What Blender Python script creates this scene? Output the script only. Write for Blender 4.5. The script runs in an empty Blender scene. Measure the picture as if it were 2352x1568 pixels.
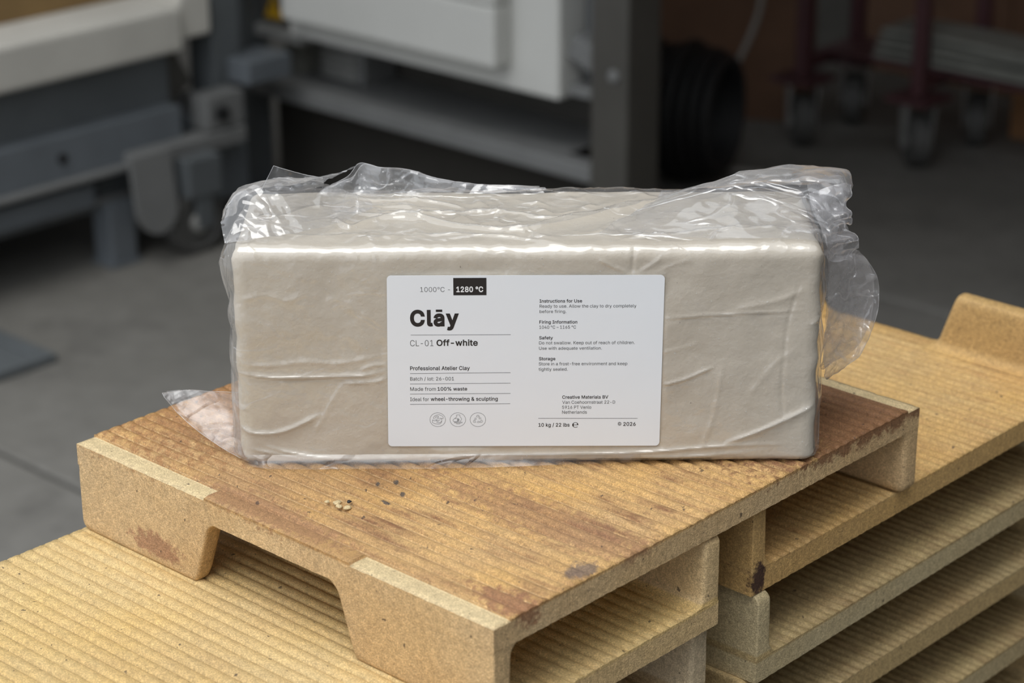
import bpy, bmesh, math, random
import numpy as np
from mathutils import Vector, Matrix, noise as mnoise

rng = np.random.default_rng(7)
random.seed(7)
scene = bpy.context.scene
COL = scene.collection
TOP = 0.9                      # height of the uppermost tray's ribbed face above the floor

# ------------------------------------------------------------------ camera
cam_d = bpy.data.cameras.new('camera')
cam = bpy.data.objects.new('camera', cam_d)
COL.objects.link(cam)
YAW, PITCH, ROLL = 2.3188, 0.3783, -0.0042
F = Vector((math.cos(PITCH)*math.cos(YAW), math.cos(PITCH)*math.sin(YAW), -math.sin(PITCH)))
R0 = Vector((math.sin(YAW), -math.cos(YAW), 0)); U0 = R0.cross(F)
R_ = R0*math.cos(ROLL) + U0*math.sin(ROLL); U_ = -R0*math.sin(ROLL) + U0*math.cos(ROLL)
m = Matrix((R_, U_, -F)).transposed().to_4x4()
m.translation = (1.0398, -0.7413, 0.5586 + TOP)
cam.matrix_world = m
cam_d.sensor_width = 36.0
cam_d.lens = 36.0*5316.0/2352.0
cam_d.clip_start = 0.05; cam_d.clip_end = 60
cam_d.dof.use_dof = True
cam_d.dof.focus_distance = 1.31
cam_d.dof.aperture_fstop = 8.6
scene.camera = cam

# ------------------------------------------------------------------ world, sun, exposure
world = bpy.data.worlds.new('overcast_sky'); scene.world = world
world.use_nodes = True
wn = world.node_tree.nodes; wl = world.node_tree.links
wn.clear()
wo = wn.new('ShaderNodeOutputWorld'); wb = wn.new('ShaderNodeBackground')
wt = wn.new('ShaderNodeTexCoord'); ws = wn.new('ShaderNodeSeparateXYZ'); wr = wn.new('ShaderNodeValToRGB')
wr.color_ramp.elements[0].position = 0.0; wr.color_ramp.elements[0].color = (0.56, 0.59, 0.63, 1)
wr.color_ramp.elements[1].position = 0.9; wr.color_ramp.elements[1].color = (0.97, 1.01, 1.06, 1)
wl.new(wt.outputs['Generated'], ws.inputs[0]); wl.new(ws.outputs['Z'], wr.inputs[0])
wl.new(wr.outputs[0], wb.inputs[0]); wb.inputs[1].default_value = 1.22
wl.new(wb.outputs[0], wo.inputs[0])
sun_d = bpy.data.lights.new('hazy_sun', 'SUN'); sun_d.energy = 1.15; sun_d.angle = math.radians(33)
sun_d.color = (1.0, 0.985, 0.955)
sun = bpy.data.objects.new('hazy_sun', sun_d); COL.objects.link(sun)
sun.rotation_euler = Vector((0.17, -0.36, 0.91)).to_track_quat('Z', 'Y').to_euler()
scene.view_settings.view_transform = 'Standard'
scene.view_settings.look = 'None'
scene.view_settings.gamma = 1.0
scene.view_settings.use_curve_mapping = False
scene.view_settings.exposure = 0.34
scene.cycles.transparent_max_bounces = 24
scene.cycles.max_bounces = 10

# ------------------------------------------------------------------ helpers
def tag(o, label=None, cat=None, group=None, kind=None):
    if label: o['label'] = label
    if cat: o['category'] = cat
    if group: o['group'] = group
    if kind: o['kind'] = kind
    return o

def empty(name, loc=(0, 0, 0), rz=0.0):
    o = bpy.data.objects.new(name, None); COL.objects.link(o)
    o.location = loc; o.rotation_euler = (0, 0, rz); o.empty_display_size = 0.05
    return o

def mesh(name, verts, faces, mat, parent=None, smooth=False):
    me = bpy.data.meshes.new(name)
    me.from_pydata([tuple(map(float, v)) for v in verts], [], [tuple(map(int, f)) for f in faces])
    me.validate(); me.update()
    if smooth: me.polygons.foreach_set('use_smooth', [True]*len(me.polygons))
    if not isinstance(mat, (list, tuple)): mat = [mat]
    for k in mat: me.materials.append(k)
    o = bpy.data.objects.new(name, me); COL.objects.link(o)
    if parent: o.parent = parent
    return o

def bm_obj(name, bm, mat, parent=None, smooth=False, bevel=0.0):
    me = bpy.data.meshes.new(name)
    if bevel > 0:
        bmesh.ops.bevel(bm, geom=list(bm.edges), offset=bevel, segments=2, affect='EDGES', profile=0.5)
    bmesh.ops.recalc_face_normals(bm, faces=bm.faces)
    bm.to_mesh(me); bm.free()
    if smooth: me.polygons.foreach_set('use_smooth', [True]*len(me.polygons))
    me.materials.append(mat)
    o = bpy.data.objects.new(name, me); COL.objects.link(o)
    if parent: o.parent = parent
    return o

def add_box(bm, x0, x1, y0, y1, z0, z1, rot=None, pivot=None):
    v = [bm.verts.new((x, y, z)) for z in (z0, z1) for x, y in ((x0, y0), (x1, y0), (x1, y1), (x0, y1))]
    for f in ((3, 2, 1, 0), (4, 5, 6, 7), (0, 1, 5, 4), (1, 2, 6, 5), (2, 3, 7, 6), (3, 0, 4, 7)):
        bm.faces.new([v[i] for i in f])
    if rot is not None:
        pv = Vector(pivot if pivot else ((x0+x1)/2, (y0+y1)/2, (z0+z1)/2))
        for q in v: q.co = pv + rot @ (q.co - pv)
    return v

def box(name, x0, x1, y0, y1, z0, z1, mat, parent=None, bevel=0.003, rot=None):
    bm = bmesh.new(); add_box(bm, x0, x1, y0, y1, z0, z1, rot)
    return bm_obj(name, bm, mat, parent, bevel=bevel)

def lathe(name, prof, center, axis, mat, parent=None, n=28):
    """prof: (axial, radius) pairs, revolved about axis through center"""
    ax = Vector(axis).normalized(); a = ax.orthogonal().normalized(); b = ax.cross(a); c = Vector(center)
    vs, fs = [], []
    for s, r in prof:
        for k in range(n):
            t = 2*math.pi*k/n
            vs.append(c + ax*s + a*(r*math.cos(t)) + b*(r*math.sin(t)))
    for i in range(len(prof)-1):
        for k in range(n):
            k2 = (k+1) % n
            fs.append((i*n+k, i*n+k2, (i+1)*n+k2, (i+1)*n+k))
    fs.append(tuple(reversed(range(n)))); fs.append(tuple((len(prof)-1)*n+k for k in range(n)))
    return mesh(name, vs, fs, mat, parent, smooth=False)

def tube(name, pts, r, mat, parent=None, n=8, closed=False):
    pts = [Vector(q) for q in pts]
    vs, fs = [], []
    N_ = len(pts); up = Vector((0.3, 0.2, 1)).normalized()
    for i, q in enumerate(pts):
        if closed: t = pts[(i+1) % N_] - pts[i-1]
        else: t = pts[min(i+1, N_-1)] - pts[max(i-1, 0)]
        t.normalize()
        a = t.cross(up)
        if a.length < 1e-4: a = t.orthogonal()
        a.normalize(); b = t.cross(a)
        rr = r[i] if hasattr(r, '__len__') else r
        for k in range(n):
            w = 2*math.pi*k/n
            vs.append(q + a*(rr*math.cos(w)) + b*(rr*math.sin(w)))
    last = N_ if closed else N_-1
    for i in range(last):
        j = (i+1) % N_
        for k in range(n):
            k2 = (k+1) % n
            fs.append((i*n+k, i*n+k2, j*n+k2, j*n+k))
    if not closed:
        fs.append(tuple(reversed(range(n)))); fs.append(tuple((N_-1)*n+k for k in range(n)))
    return mesh(name, vs, fs, mat, parent, smooth=True)

def catmull(P, n):
    """P (k,3) -> (n,3) Catmull-Rom through the points"""
    P = np.asarray(P, float); k = len(P)
    E_ = np.vstack([2*P[0]-P[1], P, 2*P[-1]-P[-2]])
    t = np.linspace(0, k-1, n); i = np.minimum(t.astype(int), k-2); f = (t-i)[:, None]
    a, b, c, d = E_[i], E_[i+1], E_[i+2], E_[i+3]
    return 0.5*((2*b) + (-a+c)*f + (2*a-5*b+4*c-d)*f**2 + (-a+3*b-3*c+d)*f**3)

def noise3(P, scale, seed=0.0, octv=3):
    out = np.empty(len(P)); off = Vector((seed*3.17, seed*1.73, seed*2.41))
    for i, q in enumerate(P):
        out[i] = mnoise.fractal(Vector(q)*scale + off, 1.0, 2.0, octv)
    return out

def ridged(P, scale, seed=0.0, octv=3):
    """1 at crease lines, falling to 0 between: the folds of crumpled film"""
    out = np.zeros(len(P)); amp = 1.0; tot = 0.0
    for o in range(octv):
        off = Vector((seed*3.1+o*7.7, seed*1.9+o*3.3, seed*2.7-o*5.1)); s = scale*(1.9**o)
        for i, q in enumerate(P):
            out[i] += amp*(1.0-abs(mnoise.noise(Vector(q)*s + off))*1.9)
        tot += amp; amp *= 0.5
    return out/tot

# ------------------------------------------------------------------ materials
class NT:
    def __init__(s, name):
        s.m = bpy.data.materials.new(name); s.m.use_nodes = True
        s.t = s.m.node_tree; s.t.nodes.clear()
        s.out = s.t.nodes.new('ShaderNodeOutputMaterial')
    def n(s, typ, **kw):
        nd = s.t.nodes.new('ShaderNode'+typ)
        for k, v in kw.items(): setattr(nd, k, v)
        return nd
    def l(s, a, b): s.t.links.new(a, b)
    def val(s, inp, v):
        if hasattr(v, 'is_linked') or hasattr(v, 'links'): s.l(v, inp)
        else: inp.default_value = v
    def coords(s, kind='Object', scale=(1, 1, 1)):
        tc = s.n('TexCoord'); mp = s.n('Mapping'); mp.inputs['Scale'].default_value = scale
        s.l(tc.outputs[kind], mp.inputs[0]); return mp.outputs[0]
    def noise(s, vec, scale, detail=3.0, rough=0.55, dist=0.0):
        nd = s.n('TexNoise'); s.l(vec, nd.inputs['Vector'])
        nd.inputs['Scale'].default_value = scale; nd.inputs['Detail'].default_value = detail
        nd.inputs['Roughness'].default_value = rough; nd.inputs['Distortion'].default_value = dist
        return nd.outputs['Fac']
    def ramp(s, fac, stops):
        nd = s.n('ValToRGB'); s.l(fac, nd.inputs[0]); el = nd.color_ramp.elements
        while len(el) < len(stops): el.new(0.5)
        for e_, (p_, c) in zip(el, stops):
            e_.position = p_
            e_.color = (c, c, c, 1) if not hasattr(c, '__len__') else (*c[:3], 1)
        return nd.outputs[0]
    def mix(s, fac, a, b, mode='MIX'):
        nd = s.n('Mix', data_type='RGBA', blend_type=mode)
        s.val(nd.inputs[0], fac)
        for inp, v in ((nd.inputs[6], a), (nd.inputs[7], b)):
            if isinstance(v, tuple): inp.default_value = (*v[:3], 1)
            else: s.l(v, inp)
        return nd.outputs[2]
    def math(s, op, a, b=0.0, c=0.0):
        nd = s.n('Math', operation=op)
        for i, v in enumerate((a, b, c)): s.val(nd.inputs[i], v)
        return nd.outputs[0]
    def bump(s, h, strength, dist=0.001, normal=None):
        nd = s.n('Bump'); s.l(h, nd.inputs['Height'])
        nd.inputs['Strength'].default_value = strength; nd.inputs['Distance'].default_value = dist
        if normal is not None: s.l(normal, nd.inputs['Normal'])
        return nd.outputs[0]
    def principled(s, color, rough=0.6, metal=0.0, spec=0.5, normal=None, **kw):
        nd = s.n('BsdfPrincipled')
        if isinstance(color, tuple): nd.inputs['Base Color'].default_value = (*color[:3], 1)
        else: s.l(color, nd.inputs['Base Color'])
        s.val(nd.inputs['Roughness'], rough); nd.inputs['Metallic'].default_value = metal
        nd.inputs['Specular IOR Level'].default_value = spec
        if normal is not None: s.l(normal, nd.inputs['Normal'])
        for k, v in kw.items(): nd.inputs[k].default_value = v
        s.l(nd.outputs[0], s.out.inputs[0]); return s.m

def lin(r, g, b):
    f = lambda c: (c/255/12.92) if c <= 10 else ((c/255+0.055)/1.055)**2.4
    return (f(r), f(g), f(b))

def painted(name, col, rough=0.5, var=0.12, metal=0.0, scale=9.0):
    t = NT(name); v = t.coords()
    n1 = t.noise(v, scale, 5); n2 = t.noise(v, scale*14, 3)
    c = t.mix(t.ramp(n1, [(0.35, 0.0), (0.7, 1.0)]), col, tuple(x*(1-var*2.2) for x in col))
    c = t.mix(t.ramp(n2, [(0.45, 0.0), (0.75, 0.5)]), c, tuple(x*(1-var) for x in col))
    return t.principled(c, rough, metal, normal=t.bump(n2, 0.15))

def ceramic(name, c1, c2, stain, amount=0.5, streak=0.5, marks=(), seed=0.0, side=(0.58, 0.425, 0.235)):
    """coarse fired refractory: grainy, sparkling, stained in streaks along the ribs"""
    t = NT(name)
    tc = t.n('TexCoord'); mp = t.n('Mapping'); mp.inputs['Location'].default_value = (seed, seed*1.7, seed*0.6)
    t.l(tc.outputs['Object'], mp.inputs[0]); v = mp.outputs[0]
    st = t.n('Mapping'); st.inputs['Scale'].default_value = (0.12, 1.0, 1.0); t.l(v, st.inputs[0])
    big = t.noise(v, 11, 5, 0.6); fine = t.noise(v, 1150, 2, 0.6); mid = t.noise(v, 330, 2, 0.6)
    strk = t.noise(st.outputs[0], 130, 4, 0.65); strk2 = t.noise(v, 22, 4, 0.6)
    col = t.mix(t.ramp(big, [(0.34, 0.0), (0.66, 1.0)]), c1, c2)
    sm = t.math('MULTIPLY', t.ramp(strk, [(0.46, 0.0), (0.66, 1.0)]), t.ramp(strk2, [(0.36, 0.0), (0.62, 1.0)]))
    col = t.mix(t.math('MULTIPLY', sm, streak), col, stain)
    patch = t.ramp(t.noise(v, 7.0, 6, 0.65), [(0.48, 0.0), (0.70, 1.0)])
    col = t.mix(t.math('MULTIPLY', patch, amount), col, stain)
    sz = t.n('SeparateXYZ'); t.l(tc.outputs['Object'], sz.inputs[0])
    fac = t.ramp(t.math('MULTIPLY', t.math('ABSOLUTE', sz.outputs['Z']), 100.0), [(0.16, 0.0), (0.30, 1.0)])
    sidec = t.mix(t.ramp(big, [(0.34, 0.0), (0.66, 1.0)]), side, tuple(0.6*x+0.4*y for x, y in zip(side, c1)))
    sidec = t.mix(t.math('MULTIPLY', patch, amount*0.35), sidec, stain)
    col = t.mix(fac, col, sidec)
    for (ctr, rad, mc, mo) in marks:
        vs = t.n('VectorMath', operation='SUBTRACT'); t.l(tc.outputs['Object'], vs.inputs[0]); vs.inputs[1].default_value = ctr
        vd = t.n('VectorMath', operation='DIVIDE'); t.l(vs.outputs[0], vd.inputs[0]); vd.inputs[1].default_value = rad
        vl = t.n('VectorMath', operation='LENGTH'); t.l(vd.outputs[0], vl.inputs[0])
        k = t.math('ADD', vl.outputs['Value'], t.math('MULTIPLY', t.math('SUBTRACT', t.noise(tc.outputs['Object'], 170, 4, 0.7), 0.5), 2.2))
        k = t.ramp(k, [(0.62, 1.0), (1.0, 0.0)])
        col = t.mix(t.math('MULTIPLY', k, mo), col, mc)
    g = t.ramp(fine, [(0.30, 0.76), (0.52, 1.04), (0.72, 1.45)])
    col = t.mix(1.0, col, g, 'MULTIPLY')
    g2 = t.ramp(mid, [(0.30, 0.84), (0.70, 1.14)])
    col = t.mix(1.0, col, g2, 'MULTIPLY')
    spk = t.ramp(t.noise(v, 210, 2, 0.5), [(0.715, 0.0), (0.75, 1.0)])
    col = t.mix(t.math('MULTIPLY', spk, 0.75), col, (0.05, 0.035, 0.03))
    hgt = t.math('ADD', fine, t.math('MULTIPLY', mid, 0.7))
    nrm = t.bump(hgt, 0.55, 0.0008)
    return t.principled(col, 0.62, 0.0, 0.35, nrm)

def film(name, haze, rough=0.09, tint=0.97, bump=0.0, r0=0.07, hazecol=(0.86, 0.87, 0.9), cloud=(60, 0.35, 1.6), crease=0.0):
    """polythene: see-through, fresnel gloss, a little milky scatter"""
    t = NT(name)
    lw = t.n('LayerWeight'); lw.inputs['Blend'].default_value = 0.5
    f5 = t.math('POWER', lw.outputs['Facing'], 4.0)
    fr = t.math('ADD', t.math('MULTIPLY', f5, 0.75), r0)
    tr = t.n('BsdfTransparent'); tr.inputs[0].default_value = (tint, tint, tint, 1)
    df = t.n('BsdfDiffuse'); df.inputs[0].default_value = (*hazecol, 1)
    tl = t.n('BsdfTranslucent'); tl.inputs[0].default_value = (*hazecol, 1)
    ms = t.n('MixShader'); ms.inputs[0].default_value = 0.5
    t.l(df.outputs[0], ms.inputs[1]); t.l(tl.outputs[0], ms.inputs[2])
    v = t.coords()
    hz = t.math('MULTIPLY', t.ramp(t.noise(v, cloud[0], 5, 0.7), [(0.25, cloud[1]), (0.75, cloud[2])]), haze)
    cn = t.noise(t.coords('Object', (0.55, 1.0, 1.0)), 34, 2, 0.45, 0.6)
    cl = t.math('SUBTRACT', 1.0, t.math('MINIMUM', t.math('MULTIPLY', t.math('ABSOLUTE', t.math('SUBTRACT', cn, 0.5)), 34.0), 1.0))
    hz = t.math('ADD', hz, t.math('MULTIPLY', cl, crease*0.22))        # white painted along folds, standing in for thin glints
    dust = t.ramp(t.noise(v, 800, 1, 0.5), [(0.725, 0.0), (0.76, 0.6)])
    hz = t.math('MAXIMUM', hz, t.math('MULTIPLY', dust, 0.8))
    hz2 = t.math('ADD', hz, t.math('MULTIPLY', t.math('POWER', lw.outputs['Facing'], 2.5), haze*2.0))
    b = t.n('MixShader'); t.l(t.math('MINIMUM', hz2, 0.9), b.inputs[0]); t.l(tr.outputs[0], b.inputs[1]); t.l(ms.outputs[0], b.inputs[2])
    gl = t.n('BsdfGlossy'); gl.inputs['Color'].default_value = (1, 1, 1, 1); gl.inputs['Roughness'].default_value = rough
    if bump > 0:
        b0 = t.bump(t.noise(v, 150, 4, 0.6), bump, 0.001)
        t.l(t.bump(cl, min(1.0, crease), 0.0012, b0) if crease > 0 else b0, gl.inputs['Normal'])
    x = t.n('MixShader'); t.l(t.math('MINIMUM', fr, 0.95), x.inputs[0]); t.l(b.outputs[0], x.inputs[1]); t.l(gl.outputs[0], x.inputs[2])
    t.l(x.outputs[0], t.out.inputs[0]); return t.m

def clay_mat():
    t = NT('raw_clay'); v = t.coords()
    a = t.noise(v, 14, 4, 0.6); b = t.noise(v, 90, 4, 0.6); pits = t.noise(v, 420, 2, 0.5)
    c = t.mix(t.ramp(a, [(0.35, 0.0), (0.68, 1.0)]), (0.585, 0.530, 0.445), (0.550, 0.492, 0.408))
    c = t.mix(t.ramp(b, [(0.45, 0.0), (0.8, 0.5)]), c, (0.605, 0.552, 0.47))
    c = t.mix(t.ramp(pits, [(0.76, 0.0), (0.79, 0.7)]), c, (0.16, 0.12, 0.09))
    n = t.bump(t.math('ADD', b, t.math('MULTIPLY', pits, 0.4)), 0.45, 0.0012)
    return t.principled(c, 0.5, 0.0, 0.35, n)

def concrete_mat():
    t = NT('concrete_floor'); v = t.coords()
    a = t.noise(v, 1.7, 6, 0.65); b = t.noise(v, 22, 5, 0.65)
    c = t.mix(t.ramp(a, [(0.33, 0.0), (0.68, 1.0)]), (0.150, 0.145, 0.130), (0.205, 0.198, 0.182))
    c = t.mix(t.ramp(b, [(0.40, 0.0), (0.75, 0.55)]), c, (0.115, 0.110, 0.100))
    st = t.ramp(t.noise(v, 4.3, 4, 0.6), [(0.58, 0.0), (0.72, 0.6)])
    c = t.mix(st, c, (0.085, 0.082, 0.076))
    return t.principled(c, 0.75, 0.0, 0.3, t.bump(b, 0.3, 0.002))

M = {}
M['clay'] = clay_mat()
M['film_tight'] = film('clear_film', 0.045, 0.14, 0.985, 0.04, 0.068, crease=0.16)
M['film_top'] = film('slack_film', 0.06, 0.13, 0.98, 0.06, 0.075, crease=0.6)
M['film_loose'] = film('milky_film', 0.13, 0.13, 0.965, 0.08, 0.085, crease=0.7)
M['film_soft'] = film('soft_film', 0.045, 0.28, 0.93, 0.03, 0.05, (0.76, 0.73, 0.76), (22, 0.7, 1.3), 0.5)
M['film_edge_glint'] = film('film_edge_glint', 0.30, 0.12, 0.97, 0.0, 0.12, (0.92, 0.93, 0.96))  # whitened film, paints the bright line along cut edges
M['film_tail'] = film('folded_film', 0.25, 0.12, 0.945, 0.10, 0.10, (0.82, 0.82, 0.86), crease=0.9)
t = NT('label_paper'); v = t.coords()
M['paper'] = t.principled((0.79, 0.82, 0.86), 0.42, 0.0, 0.4, t.bump(t.noise(v, 26, 2, 0.5), 0.12, 0.002))
M['ink'] = NT('black_ink').principled((0.022, 0.019, 0.019), 0.45, 0.0, 0.4)
M['ink_grey'] = NT('grey_ink').principled((0.075, 0.075, 0.075), 0.5, 0.0, 0.3)
M['ink_white'] = NT('white_ink').principled((0.82, 0.83, 0.85), 0.45, 0.0, 0.3)
M['concrete'] = concrete_mat()
M['joint'] = painted('joint_filler', (0.022, 0.021, 0.02), 0.9)
M['fibre'] = painted('cream_insulation', (0.62, 0.60, 0.545), 0.85, 0.08, scale=5)
M['fibre_white'] = painted('white_insulation', (0.58, 0.58, 0.55), 0.85, 0.04, scale=4)
M['steel_blue'] = painted('blue_grey_steel', (0.150, 0.168, 0.186), 0.45, 0.10)
M['steel_dark'] = painted('dark_grey_steel', (0.115, 0.127, 0.134), 0.5, 0.10)
M['steel_warm'] = painted('warm_grey_steel', (0.070, 0.066, 0.058), 0.45, 0.08)
M['steel_light'] = painted('light_grey_steel', (0.185, 0.188, 0.186), 0.5, 0.08)
M['zinc'] = painted('zinc_plate', (0.42, 0.42, 0.40), 0.4, 0.10, 0.3)
M['rubber'] = painted('black_rubber', (0.016, 0.016, 0.017), 0.6, 0.1)
M['rubber_grey'] = painted('grey_rubber', (0.085, 0.084, 0.080), 0.6, 0.1)
M['black'] = painted('black_plastic', (0.010, 0.010, 0.011), 0.5, 0.1)
M['ochre'] = painted('ochre_brick', (0.30, 0.19, 0.075), 0.8, 0.12)
M['void_shade'] = painted('dark_void_shade', (0.030, 0.027, 0.022), 0.9, 0.1)  # near-black colour that paints the shade of hollows
M['wood'] = painted('brown_board', (0.20, 0.105, 0.060), 0.7, 0.12)
M['orange_wood'] = painted('orange_brown_box', (0.28, 0.14, 0.06), 0.7, 0.12)
M['maroon'] = painted('maroon_paint', (0.085, 0.034, 0.038), 0.5, 0.1)
M['board_grey'] = painted('pale_board', (0.25, 0.25, 0.22), 0.8, 0.14)
M['cord'] = painted('pale_cord', (0.34, 0.32, 0.29), 0.5, 0.1)
M['yellow'] = painted('warning_yellow', (0.62, 0.36, 0.015), 0.5, 0.05)
M['wall'] = painted('dusky_wall', (0.34, 0.32, 0.29), 0.9, 0.08, scale=2)
M['ceiling'] = painted('ceiling_sheet', (0.22, 0.21, 0.20), 0.9, 0.08, scale=2)

Y1, Y2 = (0.63, 0.435, 0.17), (0.59, 0.435, 0.21)
TRAYMAT = {
 'top': ceramic('tray_brown', (0.540, 0.325, 0.115), (0.490, 0.318, 0.150), (0.225, 0.108, 0.048), 0.60, 1.0, seed=1.3, side=(0.60, 0.435, 0.245),
        marks=[((0.070, 0.0, -0.046), (0.026, 0.02, 0.009), (0.30, 0.14, 0.085), 0.7),
               ((0.330, 0.076, 0.0), (0.009, 0.014, 0.01), (0.125, 0.095, 0.085), 0.75),
               ((0.330, 0.026, 0.0), (0.034, 0.012, 0.012), (0.27, 0.125, 0.065), 0.8),
               ((0.280, 0.110, 0.0), (0.10, 0.022, 0.01), (0.26, 0.13, 0.07), 0.55),
               ((0.30, 0.345, 0.0), (0.15, 0.12, 0.01), (0.20, 0.095, 0.045), 0.88),
               ((0.03, 0.16, 0.0), (0.09, 0.18, 0.01), (0.29, 0.14, 0.055), 0.75),
               ((0.16, 0.012, 0.0), (0.075, 0.014, 0.01), (0.33, 0.18, 0.085), 0.9),
               ((0.174, 0.079, 0), (0.0026, 0.0018, 0.004), (0.07, 0.06, 0.05), 0.9),
               ((0.180, 0.088, 0), (0.0026, 0.0018, 0.004), (0.07, 0.06, 0.05), 0.9),
               ((0.194, 0.079, 0), (0.0022, 0.0016, 0.004), (0.07, 0.06, 0.05), 0.9),
               ((0.196, 0.064, 0), (0.0045, 0.0017, 0.004), (0.06, 0.05, 0.05), 0.9)]),
 'yellow': ceramic('tray_yellow', Y1, Y2, (0.40, 0.225, 0.085), 0.22, 0.22, seed=4.2),
 'ochre': ceramic('tray_ochre', (0.545, 0.335, 0.115), (0.51, 0.345, 0.150), (0.33, 0.165, 0.06), 0.4, 0.55, seed=8.1, side=(0.50, 0.325, 0.135),
        marks=[((0.338, 0.006, -0.006), (0.006, 0.008, 0.013), (0.045, 0.02, 0.018), 0.95)]),
 'olive': ceramic('tray_olive', (0.43, 0.315, 0.150), (0.385, 0.295, 0.145), (0.20, 0.115, 0.052), 0.45, 0.7, seed=11.7, side=(0.47, 0.39, 0.235)),
 'sand': ceramic('tray_sand', (0.42, 0.32, 0.165), (0.44, 0.315, 0.15), (0.28, 0.17, 0.08), 0.3, 0.5, seed=15.2, side=(0.46, 0.33, 0.155)),
 'greyed': ceramic('tray_greyed', (0.44, 0.345, 0.20), (0.47, 0.345, 0.195), (0.27, 0.135, 0.075), 0.35, 0.4, seed=19.4, side=(0.52, 0.42, 0.28)),
}
M['pale'] = ceramic('tray_pale_seat', (0.62, 0.49, 0.28), (0.58, 0.455, 0.255), (0.42, 0.28, 0.13), 0.25, 0.1, seed=23.0)

# ------------------------------------------------------------------ the room
floor = empty('floor'); floor['kind'] = 'structure'
xs = [-5.6, 5.0]; ys = [-3.6, 1.089, 2.555, 4.6]
for i in range(3):
    box('concrete_slab', xs[0], xs[1], ys[i]+0.006, ys[i+1]-0.006, -0.12, 0.0, M['concrete'], floor, bevel=0.004)
box('joint_bed', xs[0], xs[1], ys[0], ys[-1], -0.16, -0.012, M['joint'], floor, bevel=0)
wall_b = box('wall_back', -5.6, 5.0, 4.5, 4.62, 0, 3.3, M['wall'], None, 0); wall_b['kind'] = 'structure'
wall_l = box('wall_left', -5.6, -5.45, 0.9, 4.5, 0, 3.3, M['wall'], None, 0); wall_l['kind'] = 'structure'
ceil = box('ceiling', -5.6, 2.90, 0.80, 4.62, 3.3, 3.42, M['ceiling'], None, 0); ceil['kind'] = 'structure'  # unseen; front edge brought forward to dim the background
wall_r = box('wall_right_sky_block', 2.75, 2.90, -3.4, 4.5, 0, 3.3, M['wall'], None, 0); wall_r['kind'] = 'structure'  # unseen wall, added to block sky light from the right

# ------------------------------------------------------------------ ceramic kiln trays
A_, B_, HT, TS = 0.3386, 0.3810, 0.0574, 0.0157
LEGX, LEGT = 0.105, 0.0130

def rib_z(y, depth, width, round_, pitch=0.0100):
    n = round((B_-2*0.0150)/pitch)
    y0, y1 = 0.0150, B_-0.0150
    p = (y1-y0)/n
    k = (y-y0)/p
    inside = (y > y0-0.3*p) & (y < y1+0.3*p)
    ph = (k-np.round(k))*p
    g = -depth*np.exp(-(ph/width)**2)
    rnd = -round_*(2*np.abs(k-np.round(k))-1)**2*0 - round_*(1-np.sin(np.pi*np.mod(k, 1.0)))
    return np.where(inside, g+rnd, 0.0)

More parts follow.
